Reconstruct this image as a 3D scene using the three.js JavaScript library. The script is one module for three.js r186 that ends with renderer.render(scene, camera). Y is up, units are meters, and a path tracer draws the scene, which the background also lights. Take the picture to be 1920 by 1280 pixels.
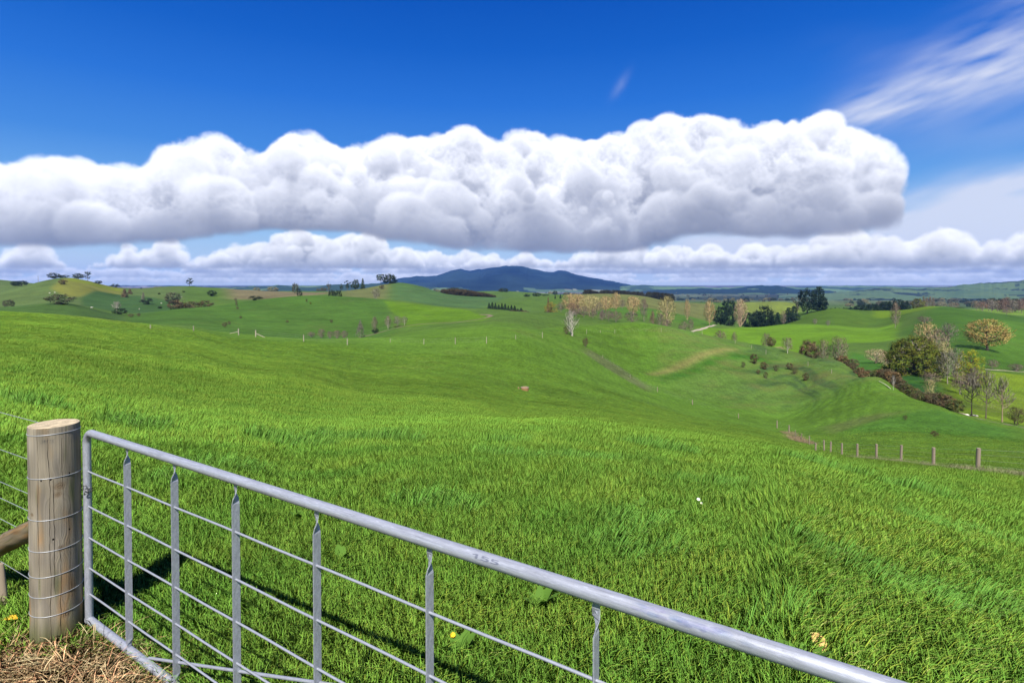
import * as THREE from 'three';
import { mergeGeometries } from 'three/addons/utils/BufferGeometryUtils.js';

// ------------------------------------------------------------------ camera, sun, exposure
const IMW = 1920, IMH = 1280, F = 1067, HOR = 535;          // lens in pixels of the photograph, its horizon row
const PITCH = Math.atan(20.1 / F), CY = HOR + 20.1;         // slightly downward, with a shifted lens
const EYE = 2.2;
const scene = new THREE.Scene();
const camera = new THREE.PerspectiveCamera(2 * Math.atan(IMH / 2 / F) * 180 / Math.PI, IMW / IMH, 0.05, 40000);
camera.position.set(0, EYE, 0);
camera.rotation.set(-PITCH, 0, 0);
camera.setViewOffset(IMW, IMH, 0, IMH / 2 - CY, IMW, IMH);          // the lens is shifted down
scene.add(camera);
const EXPOSURE = 1.85;
const SUN_DIR = new THREE.Vector3(-0.03, Math.sin(0.89), Math.cos(0.89)).normalize();   // high, behind the camera
const sun = new THREE.DirectionalLight(new THREE.Color(1.0, 0.955, 0.88), 5.0);
sun.name = 'sun';
sun.position.copy(SUN_DIR).multiplyScalar(120); sun.target.position.set(0, 0, 0);
sun.castShadow = true; sun.shadow.mapSize.set(4096, 4096);
Object.assign(sun.shadow.camera, { left: -120, right: 120, top: 120, bottom: -120, near: 1, far: 400 });
scene.add(sun, sun.target);

// ------------------------------------------------------------------ small tools
function rng(seed) { let s = seed >>> 0; return () => { s = (s + 0x6d2b79f5) | 0; let t = Math.imul(s ^ (s >>> 15), 1 | s); t = (t + Math.imul(t ^ (t >>> 7), 61 | t)) ^ t; return ((t ^ (t >>> 14)) >>> 0) / 4294967296; }; }
const ORD = ['first', 'second', 'third', 'fourth', 'fifth', 'sixth', 'seventh', 'eighth', 'ninth', 'tenth', 'eleventh', 'twelfth', 'thirteenth', 'fourteenth', 'fifteenth'];
const clamp = (x, a, b) => x < a ? a : x > b ? b : x, lerp = (a, b, t) => a + (b - a) * t;
const sstep = (a, b, x) => { const t = clamp((x - a) / (b - a), 0, 1); return t * t * (3 - 2 * t); };
const lin = (xs, x) => {                                    // piecewise linear through [[x, y], ...]
  if (x <= xs[0][0]) return xs[0][1];
  for (let i = 1; i < xs.length; i++) if (x <= xs[i][0]) return lerp(xs[i - 1][1], xs[i][1], (x - xs[i - 1][0]) / (xs[i][0] - xs[i - 1][0]));
  return xs[xs.length - 1][1];
};
// gradient noise baked in a tile: 16 cells across 128 samples
const NT = 128, NOISE = new Float32Array(NT * NT * NT);
{
  const r = rng(7), C = 16, g = new Float32Array(C * C * C * 3);
  for (let i = 0; i < C * C * C; i++) { const z = r() * 2 - 1, a = r() * 6.2832, q = Math.sqrt(1 - z * z); g[i * 3] = q * Math.cos(a); g[i * 3 + 1] = q * Math.sin(a); g[i * 3 + 2] = z; }
  const fade = (t) => t * t * t * (t * (t * 6 - 15) + 10), S = NT / C;
  const dot = (i, j, k, x, y, z) => { const n = (((i & 15) * 16 + (j & 15)) * 16 + (k & 15)) * 3; return g[n] * x + g[n + 1] * y + g[n + 2] * z; };
  for (let a = 0; a < NT; a++) for (let b = 0; b < NT; b++) for (let c = 0; c < NT; c++) {
    const i = Math.floor(a / S), j = Math.floor(b / S), k = Math.floor(c / S), x = a / S - i, y = b / S - j, z = c / S - k, u = fade(x), v = fade(y), w = fade(z);
    NOISE[(a * NT + b) * NT + c] = 1.5 * lerp(
      lerp(lerp(dot(i, j, k, x, y, z), dot(i + 1, j, k, x - 1, y, z), u), lerp(dot(i, j + 1, k, x, y - 1, z), dot(i + 1, j + 1, k, x - 1, y - 1, z), u), v),
      lerp(lerp(dot(i, j, k + 1, x, y, z - 1), dot(i + 1, j, k + 1, x - 1, y, z - 1), u), lerp(dot(i, j + 1, k + 1, x, y - 1, z - 1), dot(i + 1, j + 1, k + 1, x - 1, y - 1, z - 1), u), v), w);
  }
}
function noise(x, y, z) {                                   // one cell per unit
  x *= 8; y *= 8; z *= 8;
  const fx = Math.floor(x), fy = Math.floor(y), fz = Math.floor(z), u = x - fx, v = y - fy, w = z - fz;
  const x0 = (fx & 127) << 14, x1 = ((fx + 1) & 127) << 14, y0 = (fy & 127) << 7, y1 = ((fy + 1) & 127) << 7, z0 = fz & 127, z1 = (fz + 1) & 127;
  const a = NOISE[x0 | y0 | z0] * (1 - w) + NOISE[x0 | y0 | z1] * w, b = NOISE[x0 | y1 | z0] * (1 - w) + NOISE[x0 | y1 | z1] * w;
  const c = NOISE[x1 | y0 | z0] * (1 - w) + NOISE[x1 | y0 | z1] * w, d = NOISE[x1 | y1 | z0] * (1 - w) + NOISE[x1 | y1 | z1] * w;
  return (a * (1 - v) + b * v) * (1 - u) + (c * (1 - v) + d * v) * u;
}
const noise2 = (x, y, s = 0) => noise(x, y, s * 3.37 + 0.5);
const fbm2 = (x, y, s = 0, oct = 4) => { let f = 0, a = 0.5; for (let i = 0; i < oct; i++) { f += a * noise2(x, y, s + i); const t = x * 1.6 + y * 1.2; y = y * 1.6 - x * 1.2; x = t; a *= 0.5; } return f; };

// ------------------------------------------------------------------ sky: air, cumulus bank, far cloud rows, cirrus (a computed equirectangular sky)
const SKYW = 4096, SKYH = 2048;
const SKY_STOPS = [[-2, 0.40, 0.58, 0.86], [0, 0.55, 0.70, 0.90], [2.5, 0.50, 0.68, 0.90], [5, 0.34, 0.58, 0.88], [8, 0.165, 0.42, 0.84], [12.4, 0.062, 0.265, 0.76], [17.4, 0.022, 0.175, 0.69], [22.2, 0.007, 0.12, 0.58], [26.6, 0.003, 0.09, 0.50], [40, 0.002, 0.066, 0.39], [90, 0.002, 0.05, 0.32]];
function airColour(el, cosSun, out) {                        // linear colour as the photograph shows it
  let i = 1; while (i < SKY_STOPS.length - 1 && el > SKY_STOPS[i][0]) i++;
  const a = SKY_STOPS[i - 1], b = SKY_STOPS[i], t = clamp((el - a[0]) / (b[0] - a[0]), 0, 1);
  const halo = 0.05 * Math.pow(Math.max(0, cosSun), 6) + 0.35 * Math.pow(Math.max(0, cosSun), 60);
  for (let c = 0; c < 3; c++) out[c] = lerp(a[c + 1], b[c + 1], t) + halo;
}
const skyData = new Float32Array(SKYW * SKYH * 4);
{
  const DEG = Math.PI / 180, S = [SUN_DIR.x, SUN_DIR.y, SUN_DIR.z];
  const pxOf = (az) => 960 + F * Math.tan(az);               // az: radians right of straight ahead
  const FOV = 44 * DEG;
  // upper and lower outline of the cumulus bank, in the photograph's columns
  const TOP = [[-260, 330], [-60, 318], [0, 308], [60, 312], [100, 303], [170, 318], [195, 333], [240, 325], [330, 308], [388, 300], [396, 274], [440, 276], [482, 295], [535, 298], [548, 270], [600, 274], [650, 290], [695, 292], [720, 278], [760, 288], [800, 268], [870, 258], [920, 278], [958, 274], [985, 256], [1035, 284], [1100, 274], [1145, 268], [1178, 286], [1205, 252], [1240, 243], [1290, 235], [1350, 240], [1380, 258], [1430, 252], [1500, 233], [1545, 231], [1588, 243], [1606, 272], [1640, 280], [1664, 308], [1672, 350], [1678, 385], [1690, 420], [1700, 445]];
  const BASE = [[-260, 470], [0, 464], [150, 463], [300, 456], [420, 440], [500, 430], [600, 434], [660, 438], [720, 446], [780, 458], [860, 470], [960, 474], [1100, 474], [1190, 470], [1240, 448], [1290, 436], [1380, 440], [1480, 448], [1580, 444], [1640, 425], [1680, 408], [1700, 420]];
  const FOVL = Math.atan((-260 - 960) / F), FOVR = Math.atan((1700 - 960) / F);
  const wave = (az, s, k) => noise2(Math.cos(az) * k, Math.sin(az) * k, s);

  // A layer: soft balls in a ring round the viewer, joined, eroded by noise, with a flat base; marched and lit by the sun.
  function layer(o) {
    const r = rng(o.seed), balls = [], D = o.D;
    const prof = (az) => o.profile(az);                      // [tan elevation of top, of base] or null
    for (let az = -Math.PI; az < Math.PI; az += o.step * (0.75 + 0.5 * r())) {
      const p = prof(az); if (!p) continue;
      const y1 = p[0] * D, y0 = p[1] * D, h = y1 - y0; if (h < 0.02 * D * 0.2) continue;
      const rm = o.ball * D;
      let first = true;
      for (let y = y1; y > y0; ) {
        let rr = Math.min(rm * (o.vary ? 0.26 + 1.75 * r() ** 2.2 : 0.35 + 1.1 * r()), h * 0.52);
        const edge = prof(az + rr / D) && prof(az - rr / D) ? 1 : 0.7; rr *= edge;
        const cy = first ? y1 - rr * 0.92 : Math.max(y - rr * 0.4, y0 + rr * 0.55);
        const up = (cy - y0) / h, dist = D * (1 + o.depth * ((r() - 0.5) + 0.5 * (up - 0.4)));
        const q = dist / D;
        balls.push([Math.sin(az) * dist, cy * q, -Math.cos(az) * dist, rr * q, y0 * q, az]);
        y = cy - rr * (0.55 + 0.5 * r()); first = false;
        if (cy <= y0 + rr * 0.6) break;
      }
    }
    const BINS = 720, bins = Array.from({ length: BINS }, () => []);
    for (const b of balls) {
      const w = Math.asin(Math.min(0.9, b[3] * 1.5 / D)) + 0.006, i0 = Math.floor((b[5] - w + Math.PI) / (2 * Math.PI) * BINS), i1 = Math.floor((b[5] + w + Math.PI) / (2 * Math.PI) * BINS);
      for (let i = i0; i <= i1; i++) bins[(i + BINS) % BINS].push(b);
    }
    const K = o.grain / (o.ball * D), er = o.erode;
    let near = [];
    function field(x, y, z, detail) {
      let f = 0, base = 0, wsum = 0;
      for (let i = 0; i < near.length; i++) {
        const b = near[i], dx = x - b[0], dy = y - b[1], dz = z - b[2], R = b[3] * 1.42, q = 1 - (dx * dx + dy * dy + dz * dz) / (R * R);
        if (q > 0) { const g = q * q; f += g * g; base += g * b[4]; wsum += g; }
      }
      if (f < 0.0004) return 0;
      f = Math.sqrt(f); base /= wsum; if (f > 1) f = 1;
      const X = x * K, Y = y * K, Z = z * K;
      let n = o.big * noise(X * 0.42, Y * 0.6 + 2, Z * 0.42) + 0.8 * noise(X, Y, Z);
      n += 0.44 - 0.88 * Math.abs(noise(X * 1.9 + 5, Y * 1.9, Z * 1.9 + 3));
      if (detail) { n += 0.34 - 0.70 * Math.abs(noise(X * 4.1 + 1, Y * 4.1 + 7, Z * 4.1)); n += 0.24 * noise(X * 8.7, Y * 8.7 + 3, Z * 8.7) + 0.04 * noise(X * 18, Y * 18, Z * 18); }
      let d = (f * (1 + er * (n - 0.1)) - o.iso) * o.sharp;
      const lift = (y - base) / (o.ball * D) + 0.25 * noise(X * 0.9 + 9, 4.4, Z * 0.9);
      d = Math.min(d, lift * o.floor);
      return d <= 0 ? 0 : d > 1 ? 1 : d;
    }
    const ds = o.ball * D * o.stepLen, kap = o.opacity / (o.ball * D), ld = [0.1, 0.3, 0.8, 1.8, 3.4].map((v) => v * o.ball * D), lw = [0.35, 0.35, 0.55, 0.9, 1.3].map((v) => v * o.ball * D);
    function rayColour(az, el, out) {
      out[3] = 0;
      const ce = Math.cos(el), dx = Math.sin(az) * ce, dy = Math.sin(el), dz = -Math.cos(az) * ce;
      const list = bins[Math.floor((az + Math.PI) / (2 * Math.PI) * BINS) % BINS];
      let t0 = 1e9, t1 = 0; const hit = [];
      for (const b of list) {
        const tc = dx * b[0] + dy * b[1] + dz * b[2], d2 = b[0] * b[0] + b[1] * b[1] + b[2] * b[2] - tc * tc, R = b[3] * 1.42;
        if (d2 > R * R) continue;
        const q = Math.sqrt(R * R - d2); t0 = Math.min(t0, tc - q); t1 = Math.max(t1, tc + q); hit.push(b);
      }
      if (t1 <= 0) return;
      const sp = o.shadeProfile || prof; let pf = null; for (let k = 0; !pf && k < 12; k++) pf = sp(az + k * 0.006) || sp(az - k * 0.006); if (!pf) return;
      let T = 1, cr = 0, cg = 0, cb = 0, jit = ((Math.sin(az * 9127.1 + el * 4171.7) * 43758.5) % 1 + 1) % 1;
      for (let t = t0 + ds * jit; t < t1 && T > 0.02; t += ds) {
        near = hit;
        const x = dx * t, y = dy * t, z = dz * t, d = field(x, y, z, true);
        if (d <= 0) continue;
        near = list;
        let tau = 0;
        for (let i = 0; i < 5; i++) tau += lw[i] * field(x + S[0] * ld[i], y + S[1] * ld[i], z + S[2] * ld[i], i < 2);
        tau *= kap;
        const up = clamp((y / (t * ce) - pf[1]) / (pf[0] - pf[1] + 1e-6), 0, 1);
        const lit = (0.74 * Math.exp(-tau * 0.5) + 0.26 * Math.exp(-tau * 0.05)) * (1 + 0.22 * noise(x * K * 0.3 + 7, y * K * 0.4, z * K * 0.3)) * lerp(o.under, 1, sstep(0.0, 0.78, up + 0.22 * noise(x * K * 0.55 + 3, y * K * 0.55, z * K * 0.55)));
        const pw = lit * o.light, am = lerp(o.amb0, o.amb1, Math.sqrt(up));
        const a = 1 - Math.exp(-d * kap * ds), w = T * a;
        cr += w * (pw * 1.0 + am * o.t[0]); cg += w * (pw * 0.985 + am * o.t[1]); cb += w * (pw * 0.965 + am * o.t[2]);
        T *= 1 - a;
      }
      const al = 1 - T; if (al < 0.003) return;
      out[0] = cr / al; out[1] = cg / al; out[2] = cb / al; out[3] = al;
      // air between
      const hz = o.haze; out[0] = lerp(out[0], 0.46, hz); out[1] = lerp(out[1], 0.60, hz); out[2] = lerp(out[2], 0.86, hz);
    }
    return rayColour;
  }
  const pxTan = (py, az) => (HOR - py) / F * Math.cos(az);
  const ragged = (az, s, k, a) => a * (wave(az, s, k) + 0.5 * wave(az, s + 1, k * 2.1) + 0.25 * wave(az, s + 2, k * 4.3));
  const bank = (az) => {
    if (az > FOVL && az < FOVR) { const p = pxOf(az); return [pxTan(287 + 1.28 * (lin(TOP, p) - 287) + (p < 560 ? -6 : 0) + ragged(az, 71, 26, 16) - 3, az), pxTan(lin(BASE, p) + ragged(az, 75, 20, 5), az)]; }
    if (az >= FOVR && az < FOVR + 0.36) return null;
    const h = az > 0 && az < 1.4 ? 0 : 0.105 + ragged(az, 3, 5, 0.10) + ragged(az, 9, 14, 0.03);
    return h > 0.03 ? [0.05 + h, 0.048 + 0.01 * wave(az, 5, 4)] : null;
  };
  // far rows: [base row, height in rows, reach] each its own ring
  const row = (base, h, s, k, lo, gap) => (az) => {
    const t = lo(pxOf(az), Math.abs(az) < FOV) * h * (0.64 + ragged(az, s, k * 0.6, 0.8) + ragged(az, s + 3, k * 2.3, 0.35)); if (t < gap * h) return null;
    return [(HOR - base + t) / F * (Math.abs(az) < FOV ? Math.cos(az) : 0.9), (HOR - base + 1.2 * wave(az, s + 5, 9)) / F * (Math.abs(az) < FOV ? Math.cos(az) : 0.9)];
  };
  const one = () => 1;
  const layers = [
    layer({ seed: 41, D: 60, step: 0.004, ball: 0.006, depth: 0.08, grain: 1.1, erode: 0.8, iso: 0.2, sharp: 1.3, stepLen: 0.35, opacity: 1.6, floor: 1.5, under: 0.5, big: 1, light: 0.78, amb0: 0.40, amb1: 0.44, t: [0.84, 0.92, 1.14], vary: true, haze: 0.12, profile: row(531, 22, 11, 20, one, 0.05) }),
    layer({ seed: 42, D: 46, step: 0.005, ball: 0.0075, depth: 0.08, grain: 1.1, erode: 0.85, iso: 0.2, sharp: 1.3, stepLen: 0.35, opacity: 1.6, floor: 1.5, under: 0.4, big: 1, light: 0.84, amb0: 0.34, amb1: 0.42, t: [0.84, 0.92, 1.14], vary: true, haze: 0.08, profile: row(521, 27, 15, 16, one, 0.05) }),
    layer({ seed: 47, D: 40, step: 0.006, ball: 0.009, depth: 0.1, grain: 1.1, erode: 0.9, iso: 0.22, sharp: 1.3, stepLen: 0.32, opacity: 1.6, floor: 1.3, under: 0.35, big: 1, light: 0.90, amb0: 0.28, amb1: 0.38, t: [0.84, 0.92, 1.14], vary: true, haze: 0.05, profile: row(513, 40, 27, 14, one, 0.1) }),
    layer({ seed: 43, D: 34, step: 0.006, ball: 0.0105, depth: 0.12, grain: 1.1, erode: 0.9, iso: 0.24, sharp: 1.3, stepLen: 0.3, opacity: 1.7, floor: 1.2, under: 0.3, big: 1, light: 0.95, amb0: 0.25, amb1: 0.36, t: [0.84, 0.92, 1.14], vary: true, haze: 0.02, profile: row(504, 54, 19, 15, (p, f) => f ? lin([[0, 1.15], [300, 1.05], [700, 0.95], [900, 0.6], [1150, 0.8], [1350, 1.0], [1500, 0.95], [1920, 1.0]], p) : 0.9, 0.1) }),
    layer({ seed: 44, D: 26, step: 0.008, ball: 0.014, depth: 0.14, grain: 1.1, erode: 0.95, iso: 0.28, sharp: 1.3, stepLen: 0.24, opacity: 1.9, floor: 1.2, under: 0.3, big: 1, light: 0.95, amb0: 0.25, amb1: 0.34, t: [0.84, 0.92, 1.14], vary: true, haze: 0.0, profile: row(500, 74, 23, 10, (p, f) => f ? lin([[1180, 0], [1260, 0.5], [1380, 0.72], [1450, 0.3], [1520, 0.5], [1570, 0.95], [1700, 0.95], [1780, 1.05], [1920, 1.25], [2100, 1.3]], p) : 0.35, 0.2) }),
    layer({ seed: 48, D: 11, step: 0.004, ball: 0.008, depth: 0.05, grain: 1, erode: 1.5, iso: 0.34, sharp: 0.8, stepLen: 0.2, opacity: 1.2, floor: 0.8, under: 0.5, big: 1.4, light: 0.62, amb0: 0.33, amb1: 0.36, t: [0.84, 0.92, 1.14], vary: true, haze: 0.0, profile: (az) => { if (Math.abs(az) > FOV) return null; const p = pxOf(az), t = Math.max(lin([[492, 0], [512, 14], [532, 0]], p), lin([[552, 0], [574, 24], [596, 0]], p), lin([[620, 0], [660, 12], [700, 0]], p)); return t > 4 ? [pxTan(462 - t, az), pxTan(463, az)] : null; } }),
    layer({ seed: 52, vary: true, D: 12, step: 0.0075, ball: 0.027, depth: 0.34, grain: 0.8, erode: 1.6, iso: 0.36, sharp: 1.35, stepLen: 0.13, opacity: 2.9, floor: 0.5, under: 0.2, big: 1.9, light: 1.08, amb0: 0.20, amb1: 0.31, t: [0.76, 0.89, 1.32], haze: 0.0, profile: bank, shadeProfile: (az) => az > FOVR - 0.07 && az < FOVR + 0.3 ? bank(FOVR - 0.07) : bank(az) }),
  ];
  // cirrus in the plane of the sky ahead: streak and veil at right
  function cirrus(az, el) {
    if (Math.abs(az) > 1.25 || el > 1.0) return 0;
    const px = pxOf(az), py = HOR - F * Math.tan(el) / Math.cos(az);
    if (px < 1040) return 0;
    // streak: from (1500, 250) to (1960, 95), fanning out
    const u = (px - 1480) / 470, mid = 262 - 165 * Math.pow(Math.max(0, u), 1.05), wd = 20 + 66 * clamp(u, 0, 2);
    const v = (py - mid) / wd, fu = px * 0.0042 + py * 0.0016, fv = (py + 0.36 * px) * 0.021;
    const fib = 0.55 + 0.55 * fbm2(fu * 1.1, fv * 0.5, 31, 4) + 0.75 * fbm2(fu * 2.2, fv * 2.2, 33, 5);
    let a = u > 0 ? Math.exp(-(v > 0 ? v * v * 2.2 : v * v * 0.75)) * sstep(0, 0.3, u) * clamp(fib, 0, 1.2) * 1.05 : 0;
    a += 0.16 * sstep(1450, 1800, px) * sstep(30, 120, py) * (1 - sstep(230, 330, py)) * clamp(0.5 + 1.6 * fbm2(fu * 0.8, fv * 0.55, 35, 4), 0, 1);
    // veil low at right: diagonal fibres above the far cumulus
    const line = 440 - 0.36 * (px - 1560), w = sstep(1400, 1700, px);
    const d = (py - line);
    const veil = w * sstep(-70, 40, d) * (1 - sstep(150, 230, py - 330 + 0.0 * px) * 0.15) * clamp(0.62 + 0.75 * fbm2(fu * 0.9, (py + 0.30 * px) * 0.012, 37, 4) + 0.45 * fbm2(fu * 2.2, (py + 0.28 * px) * 0.035, 39, 3), 0.1, 1) * 1.45;
    a = 1 - (1 - clamp(a, 0, 0.85)) * (1 - clamp(veil * sstep(270, 340, py), 0, 0.85));
    // whitish gap under the bank at right
    a = Math.max(a, 0.85 * sstep(1180, 1320, px) * sstep(415, 455, py) * (1 - sstep(500, 535, py)));
    // thin wisps
    const wisp = (x, y, sx, sy, k) => { const q = (px - x) - k * (py - y); return Math.exp(-(q * q) / (sx * sx) - ((py - y) ** 2) / (sy * sy)); };
    a = Math.max(a, 0.17 * wisp(1162, 162, 9, 22, -0.55) * (0.7 + 0.6 * fbm2(px * 0.06, py * 0.04, 3, 3)));
    return clamp(a, 0, 0.9) * (1 - sstep(2300, 3000, px));
  }
  const tmp = [0, 0, 0], col = [0, 0, 0, 0];
  const cloudRow0 = Math.floor((0.5 + 0) * SKYH), cloudTop = 19.5 * DEG;
  const store = new Map();
  function shade(az, el, out) {
    const cs = Math.cos(el) * (Math.sin(az) * S[0] - Math.cos(az) * S[2]) + Math.sin(el) * S[1];
    airColour(el / DEG, cs, tmp); out[0] = tmp[0]; out[1] = tmp[1]; out[2] = tmp[2];
    const a = cirrus(az, el); out[0] = lerp(out[0], 0.76, a); out[1] = lerp(out[1], 0.80, a); out[2] = lerp(out[2], 0.94, a);
    const vl = 0.45 * (1 - sstep(0.9, 3.0, el / DEG + 0.6 * wave(az, 51, 8))); out[0] = lerp(out[0], 0.66, vl); out[1] = lerp(out[1], 0.74, vl); out[2] = lerp(out[2], 0.90, vl);
    if (el > -0.01 && el < cloudTop) for (const L of layers) {
      L(az, Math.max(el, 0.0005), col); if (col[3] > 0) for (let c = 0; c < 3; c++) out[c] = lerp(out[c], col[c], col[3]);
    }
    // low air lightens what is near the horizon
    const h = 0.25 * Math.exp(-Math.max(0, el / DEG) / 1.1); out[0] = lerp(out[0], 0.80, h); out[1] = lerp(out[1], 0.83, h); out[2] = lerp(out[2], 0.96, h);
  }
  const q = [0, 0, 0];
  globalThis.SKYSHADE = shade;
  for (let row = 0; row < SKYH; row++) {
    const el = ((row + 0.5) / SKYH - 0.5) * Math.PI;
    if (el < -0.02) { const o = row * SKYW * 4; for (let c = 0; c < SKYW; c++) { skyData[o + c * 4] = 0.06; skyData[o + c * 4 + 1] = 0.085; skyData[o + c * 4 + 2] = 0.045; skyData[o + c * 4 + 3] = 1; } continue; }
    const inCloud = el > -0.01 && el < cloudTop;
    for (let c = 0; c < SKYW; c++) {
      const lon = ((c + 0.5) / SKYW - 0.5) * 2 * Math.PI;     // x = cos lon, z = sin lon
      let az = lon + Math.PI / 2; if (az > Math.PI) az -= 2 * Math.PI;   // right of -z
      const full = Math.abs(az) < FOV;
      const o = (row * SKYW + c) * 4;
      if (!full && inCloud) {                                // behind the viewer: every fourth pixel each way is enough
        const r4 = row - row % 4, c4 = c - c % 8, o4 = (r4 * SKYW + c4) * 4;
        if (row % 4 || c % 8) { if (skyData[o4 + 3] === 1) { skyData[o] = skyData[o4]; skyData[o + 1] = skyData[o4 + 1]; skyData[o + 2] = skyData[o4 + 2]; skyData[o + 3] = 1; continue; } }
      }
      shade(az, el, q);
      skyData[o] = q[0] / EXPOSURE; skyData[o + 1] = q[1] / EXPOSURE; skyData[o + 2] = q[2] / EXPOSURE; skyData[o + 3] = 1;
    }
  }
}
const skyTexture = new THREE.DataTexture(skyData, SKYW, SKYH, THREE.RGBAFormat, THREE.FloatType);
skyTexture.mapping = THREE.EquirectangularReflectionMapping; skyTexture.magFilter = THREE.LinearFilter; skyTexture.minFilter = THREE.LinearFilter; skyTexture.needsUpdate = true;
scene.background = skyTexture; scene.environment = skyTexture;

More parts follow.
